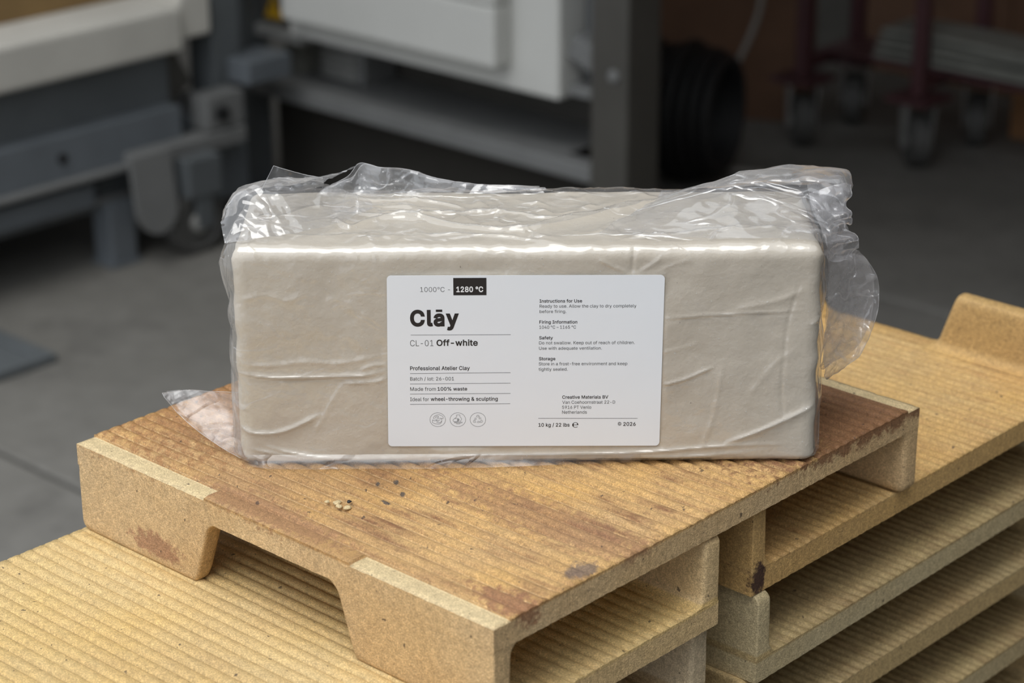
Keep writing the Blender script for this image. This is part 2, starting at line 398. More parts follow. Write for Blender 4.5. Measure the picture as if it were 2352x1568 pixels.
def make_slab(mat, parent, nx, sub, depth, width, round_, seats=False, seed=0, chip=0.0006, pitch=0.0090):
    n = round((B_-0.030)/pitch)
    ys_ = np.concatenate([np.linspace(0, 0.015, 5)[:-1], np.linspace(0.015, B_-0.015, n*sub+1), np.linspace(B_-0.015, B_, 5)[1:]])
    xs_ = np.linspace(0, A_, nx)
    if seats:
        xs_ = np.sort(np.concatenate([xs_, [0.1155, 0.1160, A_-0.1050, A_-0.1045]]))
        ys_ = np.sort(np.concatenate([ys_, [0.0128, 0.0132, B_-0.0132, B_-0.0128]]))
    nx, ny = len(xs_), len(ys_)
    X, Y = np.meshgrid(xs_, ys_, indexing='ij')
    Z = rib_z(Y, depth, width, round_, pitch)
    P = np.stack([X.ravel(), Y.ravel(), np.full(X.size, seed*0.37)], 1)
    nz = noise3(P, 260, seed, 2).reshape(X.shape); nl = noise3(P, 18, seed+5, 3).reshape(X.shape)
    ex = np.minimum(X, A_-X); fadeE = 0.14+0.86*np.clip(ex/0.006, 0, 1)
    Z = Z*fadeE*(0.75+0.5*np.clip(nl+0.5, 0, 1)) + nz*0.00008 + nl*0.00010
    seat = np.zeros_like(X, bool)
    if seats:
        seat = (((X < 0.1157) | (X > A_-0.1047)) & ((Y < 0.0130) | (Y > B_-0.0130)))
        Z = np.where(seat, -0.0017 + nz*0.00008, Z)
    edge = np.minimum(np.minimum(X, A_-X), np.minimum(Y, B_-Y))
    Z = Z - 0.0006*np.exp(-edge/0.0006) - chip*np.clip(nz, 0, 1)*np.exp(-edge/0.0012)
    jit = noise3(P, 420, seed+9, 2).reshape(X.shape)
    Xo, Yo = X.copy(), Y.copy()
    Xo[0, :] += np.abs(jit[0, :])*0.0002; Xo[-1, :] -= np.abs(jit[-1, :])*0.0002
    Yo[:, 0] += np.abs(jit[:, 0])*0.0003; Yo[:, -1] -= np.abs(jit[:, -1])*0.0003
    Zb = -TS - rib_z(Y, depth*0.9, width, round_, pitch)*0.9*fadeE*0.8 + nz*0.0002
    vt = np.stack([Xo.ravel(), Yo.ravel(), Z.ravel()], 1); vb = np.stack([Xo.ravel(), Yo.ravel(), Zb.ravel()], 1)
    verts = np.vstack([vt, vb]); N_ = X.size
    I, J = np.meshgrid(np.arange(nx-1), np.arange(ny-1), indexing='ij')
    a = (I*ny+J).ravel(); b = ((I+1)*ny+J).ravel(); c = ((I+1)*ny+J+1).ravel(); d = (I*ny+J+1).ravel()
    top = np.stack([a, b, c, d], 1); bot = np.stack([d, c, b, a], 1)+N_
    j = np.arange(ny-1); i = np.arange(nx-1)
    s0 = np.stack([j, j+1, j+1+N_, j+N_], 1)
    e0 = (nx-1)*ny
    s1 = np.stack([e0+j+1, e0+j, e0+j+N_, e0+j+1+N_], 1)
    s2 = np.stack([(i+1)*ny, i*ny, i*ny+N_, (i+1)*ny+N_], 1)
    s3 = np.stack([i*ny+ny-1, (i+1)*ny+ny-1, (i+1)*ny+ny-1+N_, i*ny+ny-1+N_], 1)
    faces = np.vstack([top, bot, s0, s1, s2, s3])
    mats = [mat, M['pale']] if seats else [mat]
    o = mesh('slab', verts, faces, mats, parent)
    sm = np.zeros(len(faces), bool); sm[:len(top)*2] = True
    o.data.polygons.foreach_set('use_smooth', sm)
    if seats:
        ca = (seat[:-1, :-1] & seat[1:, 1:]).ravel()
        mi = np.zeros(len(faces), int); mi[:len(top)][ca] = 1
        o.data.polygons.foreach_set('material_index', mi)
    o.data.update()
    return o

def leg_mesh(seed, flipx, flipy, up, legx):
    """one corner foot: a short wall along the rib direction, filleted into the slab"""
    Lh = HT-TS; nq = 16; rf = 0.0080
    qs = np.concatenate([rf*(1-np.cos(np.linspace(0, np.pi/2, 7))), np.linspace(rf, Lh-0.006, 4)[1:], Lh-0.006+0.006*np.sin(np.linspace(0, np.pi/2, 6))[1:]])
    rings = []
    for q in qs:
        f = rf*(1-math.sqrt(max(0.0, 1-((rf-q)/rf)**2))) if q < rf else 0.0
        w = 1-q/Lh
        foot = 0.0
        if q > Lh-0.006:
            foot = 0.006*(1-math.sqrt(max(0.0, 1-((q-(Lh-0.006))/0.006)**2)))
        x0 = foot*0.9; x1 = legx+0.014*w+f - foot*0.15
        y0 = foot*0.12; y1 = LEGT+0.0012*w+f*0.9 - foot*0.35
        pts = []
        for (cx, cy, r, a0) in ((x1, y0, 0.0022, -90), (x1, y1, 0.0050, 0), (x0, y1, 0.0030, 90), (x0, y0, 0.0012, 180)):
            sx = -1 if a0 in (-90, 0) else 1; sy = 1 if a0 in (-90, 180) else -1
            for k in range(5):
                t_ = math.radians(a0+90*k/4)
                pts.append((cx+sx*r+r*math.cos(t_), cy+sy*r+r*math.sin(t_)))
        # extra points along the long sides
        full = []
        for k in range(len(pts)):
            full.append(pts[k]); nx_ = pts[(k+1) % len(pts)]
            if math.dist(pts[k], nx_) > 0.03:
                for s in np.linspace(0, 1, 14)[1:-1]:
                    full.append((pts[k][0]+(nx_[0]-pts[k][0])*s, pts[k][1]+(nx_[1]-pts[k][1])*s))
        rings.append(full)
    n = len(rings[0]); vs = []
    for q, ring in zip(qs, rings):
        for (x, y) in ring:
            nzv = mnoise.fractal(Vector((x*190+seed, y*190, q*190)), 1, 2, 2)*0.00022
            z = (q-0.0004) if up else -TS-q+0.0004
            X = x+nzv*0.6; Yv = max(y, 0.0002)+nzv*0.5
            if flipx: X = A_-X
            if flipy: Yv = B_-Yv
            vs.append((X, Yv, z))
    fs = []
    for i in range(len(qs)-1):
        for k in range(n):
            k2 = (k+1) % n
            fs.append((i*n+k, i*n+k2, (i+1)*n+k2, (i+1)*n+k))
    fs.append(tuple((len(qs)-1)*n+k for k in range(n)))
    if (flipx != flipy) != (not up): fs = [tuple(reversed(f_)) for f_ in fs]
    return vs, fs

def make_tray(loc, rz, matkey, label, group, up=True, nx=40, sub=6, depth=0.0006, width=0.0009, round_=0.0003, seed=0.0, seats=False, pitch=0.0090):
    t_ = empty('kiln_tray', loc, rz)
    tag(t_, label, 'kiln tray', group)
    mat = TRAYMAT[matkey]
    make_slab(mat, t_, nx, sub, depth, width, round_, seats, seed, pitch=pitch)
    for fx in (False, True):
        for fy in (False, True):
            vs, fs = leg_mesh(seed+fx*3.1+fy*5.7, fx, fy, up, LEGX if not fx else LEGX-0.002)
            mesh('leg', vs, fs, mat, t_, smooth=True)
    return t_

make_tray((0, 0, TOP), 0, 'top', 'brown-stained ribbed ceramic tray turned legs down, carrying the bagged clay block', 'ceramic kiln trays',
          up=False, nx=110, sub=9, depth=0.0015, width=0.0008, round_=0.0018, seed=2.0, seats=True)
ORD = {1: 'uppermost', 2: 'second', 3: 'third', 4: 'fourth', 5: 'fifth'}
LK = {1: ('yellow', 'bright yellow ribbed ceramic tray, uppermost of the left stack, under the stained tray', -0.0005, -0.1960, 0.0),
      2: ('greyed', 'sandy ribbed ceramic tray, second from the top of the left stack', -0.0060, -0.1975, 0.004),
      3: ('sand', 'ribbed ceramic tray, third from the top of the left stack', -0.0040, -0.1955, -0.004),
      4: ('olive', 'ribbed ceramic tray, fourth from the top of the left stack', -0.0050, -0.1965, 0.002),
      5: ('sand', 'ribbed ceramic tray at the bottom of the left stack on the table', -0.0040, -0.1965, 0.0)}
RK = {1: ('ochre', 'ochre ribbed ceramic tray, uppermost of the right stack, its corner legs standing free', -0.0060, 0.2230, 0.0),
      2: ('olive', 'olive-brown ribbed ceramic tray, second from the top of the right stack', -0.0025, 0.2245, 0.004),
      3: ('sand', 'sand-coloured ribbed ceramic tray, third from the top of the right stack', -0.0080, 0.2230, -0.003),
      4: ('olive', 'olive ribbed ceramic tray, fourth from the top of the right stack', -0.0050, 0.2240, 0.003),
      5: ('sand', 'brown ribbed ceramic tray, fifth from the top of the right stack', -0.0050, 0.2230, 0.0)}
for side, D_ in (('left', LK), ('right', RK)):
    for k, (mk, lab, x, y, rz) in D_.items():
        near = (k == 1)
        rb = dict(depth=0.0014, width=0.0006, round_=0.0012) if mk == 'yellow' else dict(depth=0.0012, width=0.0010, round_=0.0016)
        make_tray((x, y, TOP-HT*k), rz, mk, lab, 'ceramic kiln trays', True, nx=60 if near else 26, sub=8 if near else 6, seed=k*2.3+(40 if side == 'right' else 0), pitch=0.0078 if side == 'right' else 0.0090, **rb)

tb = empty('steel_table', (0.165, 0.21, 0)); tag(tb, 'plain steel table under the two stacks of trays', 'table')
ZT = TOP-HT*5-TS-0.0006
box('table_top', -0.30, 0.30, -0.46, 0.46, ZT-0.03, ZT, M['steel_warm'], tb)
for sx in (-1, 1):
    for sy in (-1, 1):
        box('leg', sx*0.26-0.025, sx*0.26+0.025, sy*0.42-0.025, sy*0.42+0.025, 0.0, ZT-0.03, M['steel_warm'], tb)

# ------------------------------------------------------------------ the bagged block of clay
BX, BY, BYAW = 0.0989, 0.0431, 0.7486
W_, H_, D_ = 330.0, 131.0, 107.0        # millimetres
bag = empty('bagged_clay_block', (BX, BY, TOP+0.0002), BYAW)
tag(bag, 'off-white clay block in a crumpled clear plastic bag with a white printed label', 'clay block')
def loc3(P):       # block millimetres (u along, d into depth, v up) -> metres
    return np.asarray(P, float)/1000.0

def profile(r_t=7.0, r_b=4.5, step=1.0, back=5.0):
    """closed section of the block in (d,v) with outward normals; starts at the front bottom"""
    pts = []
    def arc(cx, cy, r, a0, a1, n):
        for a in np.radians(np.linspace(a0, a1, n+1)[:-1]):
            pts.append((cx+r*math.cos(a), cy+r*math.sin(a), math.cos(a), math.sin(a)))
    def line(p0, p1, nrm, st):
        L = math.dist(p0, p1); n = max(1, int(round(L/st)))
        for s in np.linspace(0, 1, n+1)[:-1]:
            pts.append((p0[0]+(p1[0]-p0[0])*s, p0[1]+(p1[1]-p0[1])*s, *nrm))
    arc(r_b, r_b, r_b, 270, 180, 7)
    line((0, r_b), (0, H_-r_t), (-1, 0), step)
    arc(r_t, H_-r_t, r_t, 180, 90, 10)
    line((r_t, H_), (D_-r_t, H_), (0, 1), step)
    arc(D_-r_t, H_-r_t, r_t, 90, 0, 7)
    line((D_, H_-r_t), (D_, r_b), (1, 0), back)
    arc(D_-r_b, r_b, r_b, 0, -90, 5)
    line((D_-r_b, 0), (r_b, 0), (0, -1), back)
    return np.array(pts)

def dist_poly(Q, poly):
    """distance of points (N,2) to a polyline, and the position 0..1 along it"""
    best = np.full(len(Q), 1e9); tt = np.zeros(len(Q)); poly = np.asarray(poly, float)
    L = np.r_[0, np.cumsum(np.linalg.norm(np.diff(poly, axis=0), axis=1))]
    for i in range(len(poly)-1):
        a, b = poly[i], poly[i+1]; ab = b-a
        s = np.clip(((Q-a)@ab)/(ab@ab), 0, 1)
        d = np.linalg.norm(Q-(a+s[:, None]*ab), axis=1)
        k = d < best; best[k] = d[k]; tt[k] = ((L[i]+s*math.dist(a, b))/L[-1])[k]
    return best, tt

def smooth_poly(p, n=24): 
    q = np.c_[np.asarray(p, float), np.zeros(len(p))]
    return catmull(q, n)[:, :2]

# creases of the front face (u, v): polyline, height, width, one-sided step
FRONT = [
 ([(-1.9, 57.6), (13.6, 54.8), (28.4, 54.0), (53.1, 54.4), (73.0, 55.4), (86, 58.5)], 1.5, 1.3),
 ([(0.4, 62.9), (18.8, 61.5), (38.6, 63.5), (58.4, 62.7), (86, 67.8)], 0.7, 1.8),
 ([(60, 50.2), (67.9, 50.6), (77.8, 51.3), (87, 53.7)], 1.0, 1.0),
 ([(70, 58.0), (76, 61.0), (86, 62.0)], 0.9, 1.0),
 ([(-1.3, 27.9), (2.2, 22.5), (9.5, 19.7), (22.1, 20.2), (34.7, 25.0), (48, 32)], 1.6, 1.5),
 ([(11.0, 13.3), (24.0, 8.3), (41.4, 5.1), (56.4, 3.8), (79.0, 3.1), (86.6, 4.0), (96.6, 2.9), (105, 2.7)], 1.6, 1.2),
 ([(4, 10.3), (30, 4.5), (60, 1.5)], 1.3, 1.2),
 ([(92, 8.6), (98, 6), (104.2, 4.2), (136.8, 5.4), (187, 5.7), (232.1, 6.8), (272.1, 10.2), (309.7, 11.4), (314, 13.6)], 1.5, 1.2),
 ([(104, 1.5), (136.8, 1.6), (187, 1.4), (237.2, 3.0), (287.3, 6.0), (307, 9.2)], 1.2, 1.0),
 ([(277.1, 11.6), (294.4, 18.3), (311.6, 26.4), (327.4, 35.3), (332, 40)], 1.9, 1.5),
 ([(240, 88.8), (260.1, 90.5), (274.7, 91.0), (289.4, 92.0), (320, 93.1)], 0.9, 0.8),
 ([(240, 48.1), (253.6, 51.8), (263.4, 56.3), (272, 59.8)], 1.2, 1.0),
 ([(240, 68.0), (252, 71.0), (262, 74.0)], 0.5, 1.0),
 ([(280, 94.1), (306.2, 99.7), (322, 107)], 0.8, 2.4),
 ([(324, 84.0), (328.0, 87), (332.3, 91.4), (334, 98.3)], 1.6, 1.2),
 ([(263.5, 6.1), (271.6, 30.7), (275.6, 62.9)], 0.5, 1.4),
 ([(42.0, 18.2), (55.2, 42.6), (60.5, 50.6)], 0.5, 1.5),
 ([(227.8, 117.0), (234, 121), (241, 126)], 0.9, 1.0),
 ([(204.6, 125), (213, 120), (221, 116.5)], 0.9, 1.0),
 ([(236, 116), (248, 121.5), (258, 124)], 0.6, 1.0),
 ([(-2.0, 38.8), (1, 36), (5, 34.0)], 1.0, 0.8),
 ([(-1.4, 14), (1.3, 6), (8.6, 2)], 1.3, 1.2),
 ([(0, 100), (18, 104), (30, 101), (44, 106)], 0.35, 2.2),
 ([(290, 40), (304, 60), (318, 72)], 0.45, 2.2),
]
GROOVE = [([(318, 112), (316.9, 107.5), (311.7, 86.6), (310.1, 62.8), (309.6, 44.0), (311.7, 22.3)], 0.6, 0.8),
          ([(224.6, 131.0), (223.6, 122), (222.9, 113)], 0.9, 0.7),
          ([(240, 87.6), (275, 90), (320, 92)], 0.5, 0.7),
          ([(0, 56.2), (28, 52.6), (73, 54)], 0.6, 0.7),
          ([(239, 46.8), (254, 50.3), (272, 58.3)], 0.5, 0.6)]
# folds of the film over the top face (u, d)
TOPF = [
 ([(49.6, 50.0), (61.9, 53.7), (65.1, 60.2), (69.6, 51.3), (87.4, 47.1), (112.3, 50.7), (150, 56)], 2.2, 1.8),
 ([(35.4, 40.1), (52.7, 41.4), (63.6, 28.2), (75.3, 39.6), (87.5, 45.6), (100.0, 44.6), (125.2, 31.2), (158.6, 20.9), (182.2, 30.4), (212.8, 53.2), (240, 63)], 3.4, 2.0),
 ([(49.2, 91.8), (73.1, 79.2), (98.9, 74.8), (124.5, 66.4), (131.1, 54.4)], 2.2, 1.6),
 ([(127.3, 54.4), (149.9, 54.1), (175.0, 44.4), (200.1, 49.5)], 2.4, 2.4),
 ([(100.0, 18.0), (128.0, 16.1), (150.0, 14.3), (172.0, 8.1), (193.5, 2)], 1.8, 1.5),
 ([(215, 8), (223.3, 11.1), (260.4, 18.1), (309, 24)], 2.2, 1.6),
 ([(157.4, 19.4), (199.9, 41.7), (238.9, 68.8), (264.2, 101.3)], 4.2, 2.6),
 ([(8.8, 44.3), (12.9, 52.6), (21.0, 47.0), (19, 41), (9, 42)], 1.6, 1.0),
 ([(90, 96), (120, 92), (160, 94), (200, 88)], 1.6, 1.8),
 ([(60, 68), (90, 64), (120, 60)], 1.2, 1.5),
 ([(305, 5), (311, 16), (309, 26)], 1.8, 1.2),
 ([(20, 20), (50, 16), (90, 22)], 0.8, 2.2),
]

def build_shell(step, is_film):
    pr = profile(step=step)
    if is_film:
        us = np.concatenate([[-2.4, -1.6, 0.0], np.arange(step, W_, step), [W_, W_+1.4, W_+2.2]])
    else:
        us = np.concatenate([[0.0, 0.5, 1.4, 2.8, 4.6], np.arange(7.0, W_-6.9, step), [W_-4.6, W_-2.8, W_-1.4, W_-0.5, W_]])
    nu, nt = len(us), len(pr)
    U = np.repeat(us, nt); Pd = np.tile(pr[:, 0], nu); Pv = np.tile(pr[:, 1], nu); Nd = np.tile(pr[:, 2], nu); Nv = np.tile(pr[:, 3], nu)
    # rounding towards the ends
    r = 7.0
    e = np.minimum(U, W_-U)
    inset = np.where(e < r, r-np.sqrt(np.maximum(0, r*r-(r-np.clip(e, 0, r))**2)), 0.0)
    if is_film: inset = np.where(e < 0, r+(-e)*2.2, inset*0.97)
    P3 = np.stack([U, Pd, Pv], 1)
    low = noise3(P3, 0.020, 3.0, 2); mid = noise3(P3, 0.075, 6.0, 3)
    off = low*1.2 + mid*0.28
    front = np.clip(-Nd, 0, 1); topw = np.clip(Nv, 0, 1)
    Qf = np.stack([U, Pv], 1); Qt = np.stack([U, Pd], 1)
    for poly, h, w in GROOVE:
        d, s = dist_poly(Qf, smooth_poly(poly)); fade = np.clip(np.minimum(s, 1-s)*8, 0, 1)
        off -= front*fade*h/(1+(d/w)**2)**1.5
    lab = np.clip(np.minimum(np.minimum(U-83.0, 243.5-U), np.minimum(Pv-8.5, 117.5-Pv))/3.0, 0, 1)*front
    if is_film:
        fo = np.full(len(U), 0.55)
        for poly, h, w in FRONT:
            d, s = dist_poly(Qf, smooth_poly(poly)); fade = np.clip(np.minimum(s, 1-s)*6, 0, 1)
            fo += front*fade*h*1.15/(1+(d/(w*0.72))**2)**1.3
        wr_ = np.clip(ridged(P3, 0.045, 12.0, 2), 0, 1)**6
        fo += front*(noise3(P3, 0.16, 11.0, 2)*0.12 + 0.28*wr_)
        tf = np.zeros(len(U))
        for poly, h, w in TOPF:
            d, s = dist_poly(Qt, smooth_poly(poly, 40)); fade = np.clip(np.minimum(s, 1-s)*7, 0, 1)
            tf += fade*h*1.05/(1+(d/(w*0.7))**2)**0.9
        inner = np.clip(np.minimum(Pd/14.0, (D_-Pd)/14.0+0.4), 0, 1)
        loose = np.clip(ridged(P3, 0.030, 4.0, 3), 0, 1)
        fo += topw*(inner*(tf*0.9 + 1.4 + 2.6*loose**3))
        # loose folds on the ends
        endw = np.clip((6.0-e)/6.0, 0, 1)
        fo += endw*1.3*np.clip(ridged(P3, 0.06, 8.0, 2), 0, 1)
        off = off + fo
    else:
        for poly, h, w in FRONT:
            d, s = dist_poly(Qf, smooth_poly(poly)); fade = np.clip(np.minimum(s, 1-s)*6, 0, 1)
            off += front*fade*h*0.75/(1+(d/(w*0.8))**2)**1.4
    off = off*(1-lab) + lab*(0.35 if is_film else 0.0)
    off = np.where(Nv < -0.3, np.minimum(off, 0.0), off)
    rr = off-inset
    d_ = Pd+Nd*rr; v_ = Pv+Nv*rr
    u_ = U.copy()
    if is_film:      # the left end stands off the clay towards the top
        lw = np.clip((8-U)/8, 0, 1)
        u_ -= lw*(1.6+4.2*np.clip((v_-100)/25, 0, 1)+1.2*np.sin(v_*0.23))*np.clip((D_-d_)/60, 0.2, 1)
        rw = np.clip((U-(W_-6))/6, 0, 1)
        u_ += rw*(0.8+1.0*np.sin(v_*0.19+1))
    else:
        u_ += np.where(e < 10, (10-e)/10*noise3(P3, 0.05, 15.0, 2)*1.6*np.sign(U-W_/2), 0)
    v_ = np.maximum(v_, 0.15 if is_film else 0.5)
    verts = np.stack([u_, d_, v_], 1)
    # end caps: two shrinking rings and a centre
    rings = []
    base = len(verts); extra = []
    for end, idx in ((0, np.arange(nt)), (1, (nu-1)*nt+np.arange(nt))):
        ring = verts[idx]; ctr = ring.mean(0)
        for s in (0.75, 0.45, 0.15):
            q = ctr+(ring-ctr)*s
            q[:, 0] = ring[:, 0]*s+ctr[0]*(1-s)+(-1 if end == 0 else 1)*(0.8 if is_film else 0.5)
            extra.append(q)
    verts = np.vstack([verts]+extra)
    fs = []
    I, J = np.meshgrid(np.arange(nu-1), np.arange(nt), indexing='ij'); J2 = (J+1) % nt
    fs.append(np.stack([(I*nt+J).ravel(), (I*nt+J2).ravel(), ((I+1)*nt+J2).ravel(), ((I+1)*nt+J).ravel()], 1))
    j = np.arange(nt); j2 = (j+1) % nt
    prev = 0
    for k in range(3):
        cur = base+k*nt
        fs.append(np.stack([cur+j, cur+j2, prev+j2, prev+j], 1)); prev = cur
    prev = (nu-1)*nt
    for k in range(3, 6):
        cur = base+k*nt
        fs.append(np.stack([prev+j, prev+j2, cur+j2, cur+j], 1)); prev = cur
    fl = [tuple(f_) for f_ in np.vstack(fs)]
    fl.append(tuple(reversed(range(base+2*nt, base+3*nt)))); fl.append(tuple(range(base+5*nt, base+6*nt)))
    fl = [tuple(reversed(f_)) for f_ in fl] if True else fl
    return loc3(verts), fl

vs, fs = build_shell(1.1, False)
clay = mesh('clay', vs, fs, M['clay'], bag, smooth=True); clay['label'] = 'smooth off-white clay with soft creases'
vs, fs = build_shell(0.8, True)
wrap = mesh('plastic_bag', vs, fs, M['film_tight'], bag, smooth=True); wrap['label'] = 'clear glossy plastic film'
for o in (clay, wrap):
    bm = bmesh.new(); bm.from_mesh(o.data); bmesh.ops.recalc_face_normals(bm, faces=bm.faces); bm.to_mesh(o.data); bm.free()

wrap.data.materials.append(M['film_top'])
wrap.data.polygons.foreach_set('material_index', [1 if (q.normal.z > 0.72 and q.center.y > 0.009) else 0 for q in wrap.data.polygons]); wrap.data.update()

def sheet(name, rows, mat, nu=60, nv=50, crumple=1.2, cs=0.06, seed=0.0, pleat=None, parent=None, edge=0.0, floor_v=0.4, rims=''):
    rows = np.asarray(rows, float)
    a = np.stack([catmull(r_, nu) for r_ in rows])          # rows x nu
    g = np.stack([catmull(a[:, k], nv) for k in range(nu)], 1)   # nv x nu x 3
    du = np.gradient(g, axis=1); dv = np.gradient(g, axis=0)
    nrm = np.cross(du, dv); nrm /= np.linalg.norm(nrm, axis=2, keepdims=True)+1e-9
    P = g.reshape(-1, 3)
    c = ridged(P, cs, seed, 3).reshape(nv, nu)-0.45
    c2 = noise3(P, cs*0.5, seed+3, 2).reshape(nv, nu)
    g2 = g+nrm*((c*crumple*1.6+c2*crumple)[:, :, None])
    if pleat is not None:
        ph, amp = pleat
        S, T_ = np.meshgrid(np.linspace(0, 1, nu), np.linspace(0, 1, nv))
        g2 += nrm*((amp*np.sin(T_*ph+2.0*S+c2*2.0)*np.clip(S*1.5, 0.1, 1))[:, :, None])
    if edge > 0:        # ragged outer edge
        k = np.linspace(0, 1, nv)
        jag = noise3(np.c_[k*60, k*0, k*0+seed], 0.35, seed, 2)*edge
        g2[:, -1] += (g2[:, -1]-g2[:, -2])*jag[:, None]
    g2[:, :, 2] = np.maximum(g2[:, :, 2], floor_v)
    I, J = np.meshgrid(np.arange(nv-1), np.arange(nu-1), indexing='ij')
    f = np.stack([(I*nu+J).ravel(), (I*nu+J+1).ravel(), ((I+1)*nu+J+1).ravel(), ((I+1)*nu+J).ravel()], 1)
    V = [g2.reshape(-1, 3)]; Fl = [tuple(q) for q in f]; o = len(V[0]); nf = len(Fl)
    lines = {'T': g2[0], 'B': g2[-1], 'L': g2[:, 0], 'R': g2[:, -1]}
    for key in rims:        # bead added on the film's cut edge, whitened to imitate its bright line
        ln = lines[key]; tg = np.gradient(ln, axis=0); tg /= np.linalg.norm(tg, axis=1)[:, None]+1e-9
        a1 = np.cross(tg, [0.3, 0.2, 0.93]); a1 /= np.linalg.norm(a1, axis=1)[:, None]+1e-9; a2 = np.cross(tg, a1)
        ring = [ln+a1*0.16*math.cos(w_)+a2*0.16*math.sin(w_) for w_ in (0, 1.571, 3.142, 4.712)]
        V.append(np.stack(ring, 1).reshape(-1, 3)); m_ = len(ln)
        for i in range(m_-1):
            for k in range(4): Fl.append((o+i*4+k, o+i*4+(k+1) % 4, o+(i+1)*4+(k+1) % 4, o+(i+1)*4+k))
        o += m_*4
    ob_ = mesh(name, loc3(np.vstack(V)), Fl, [mat, M['film_edge_glint']], parent or wrap, smooth=True)
    ob_.data.polygons.foreach_set('material_index', [0]*nf+[1]*(len(Fl)-nf)); ob_.data.update()
    return ob_

# twisted sheet rising over the right half of the top
RA = [[(205, 22, 133), (232, 14, 133), (262, 10, 133), (290, 9, 133), (312, 8, 132.5), (328, 9, 131.5), (337, 14, 128)],
      [(214, 32, 135), (236, 26, 137), (262, 24, 140.5), (288, 24, 141), (312, 24, 140), (330, 24, 138), (342, 26, 136)],
      [(224, 42, 136), (250, 40, 143.5), (274, 40, 149), (298, 40, 150.5), (323, 40, 150.5), (338, 40, 149.4), (347, 40, 145.4)],
      [(232, 58, 135), (260, 60, 146), (283, 60, 153.5), (308, 60, 159), (330, 60, 158), (349, 60, 156.6), (353, 60, 148)],
      [(240, 75, 133.5), (262, 78, 139), (285, 80, 143), (308, 82, 147), (330, 82, 148), (346, 80, 147), (350, 78, 140)],
      [(246, 96, 132), (266, 98, 133), (288, 99, 134), (308, 100, 135), (330, 100, 135), (342, 98, 134), (346, 95, 128)]]
sheet('bag_fold', RA, M['film_loose'], 150, 110, 1.5, 0.030, 21.0)
# gathered pleats past the right end
RB = [[(326, 40, 150), (338, 45, 152), (347, 48, 153), (352, 50, 151)],
      [(328, 30, 140), (338, 40, 141), (346, 44, 141), (350, 48, 139.5)],
      [(331, 28, 133), (340, 36, 133), (348, 40, 133), (353, 46, 131.6)],
      [(333, 26, 128), (341, 40, 127), (347, 50, 126), (351, 54, 125)],
      [(334, 24, 124), (343, 34, 122), (350, 40, 120), (357, 46, 119)],
      [(335, 24, 119), (343, 38, 115), (350, 46, 114), (356, 50, 113)],
      [(336, 26, 114), (343, 34, 110), (348, 40, 109), (352, 44, 107)]]
sheet('bag_pleat', RB, M['film_tail'], 80, 130, 1.4, 0.06, 33.0, pleat=(34.0, 1.6), edge=0.8, rims='R')
RB2 = [[(u-3 if i else u, d+14+4*math.sin(j*1.7), v) for i, (u, d, v) in enumerate(r_)] for j, r_ in enumerate(RB)]
sheet('bag_pleat', RB2, M['film_tail'], 40, 60, 1.2, 0.06, 35.0, pleat=(27.0, 1.8), edge=0.8)
# hanging tail
RC = [[(336, 34, 114), (346, 40, 112), (354, 46, 111), (361, 50, 108)],
      [(338, 34, 104), (350, 42, 103), (360, 48, 102), (367, 50, 99.5)],
      [(339, 34, 92), (352, 44, 91), (364, 52, 88), (371, 52, 86)],
      [(339.5, 34, 78), (352, 46, 75), (363, 54, 70), (369, 50, 67)],
      [(338, 34, 60), (349, 44, 56), (358, 50, 53), (363.6, 50, 50.5)],
      [(338, 34, 48), (346, 40, 44), (353, 46, 42.5), (357.6, 48, 42)],
      [(337.6, 34, 40), (339, 38, 37), (341, 42, 35), (343, 46, 34)]]
sheet('bag_tail', RC, M['film_tail'], 90, 130, 2.0, 0.045, 41.0, edge=0.6, rims='R')
RC2 = [[(u-1.5*(i == 3), d+9+3*math.sin(j*1.3), v) for i, (u, d, v) in enumerate(r_)] for j, r_ in enumerate(RC)]
sheet('bag_tail', RC2, M['film_tail'], 60, 90, 2.2, 0.05, 43.0, edge=0.6)
# ruffle and peaked corner on the left of the top
RD = [[(-4, 8, 131), (8, 10, 133), (22, 14, 133.5), (38, 20, 134), (56, 34, 134.5), (76, 60, 135)],
      [(-7, 20, 138), (2, 24, 143), (14, 26, 147), (30, 30, 144), (50, 44, 140), (72, 70, 138)],
      [(-9, 40, 135), (-5, 40, 146), (5, 40, 154.5), (20, 42, 156), (39, 46, 155), (49, 50, 154)],
      [(-9, 58, 130), (-6, 62, 140), (4, 66, 146), (20, 66, 150), (40, 74, 150), (58, 84, 149)],
      [(-8, 80, 126), (-4, 88, 133), (6, 92, 136), (22, 96, 138), (42, 98, 142), (66, 97, 149)]]
sheet('bag_ruffle', RD, M['film_loose'], 120, 110, 2.0, 0.045, 51.0)
RL = [[(13.5, 38, 152), (23, 40, 152.5), (36, 42, 152), (49, 46, 153)],
      [(16.5, 38.5, 157.5), (25, 40, 158), (38, 42, 156), (49.5, 45, 155.5)],
      [(21.6, 40, 167.3), (28, 40.5, 165), (39, 41.5, 161.5), (49, 44, 158.5)]]
sheet('bag_peak', RL, M['film_loose'], 60, 50, 0.7, 0.07, 53.0, rims='LB')
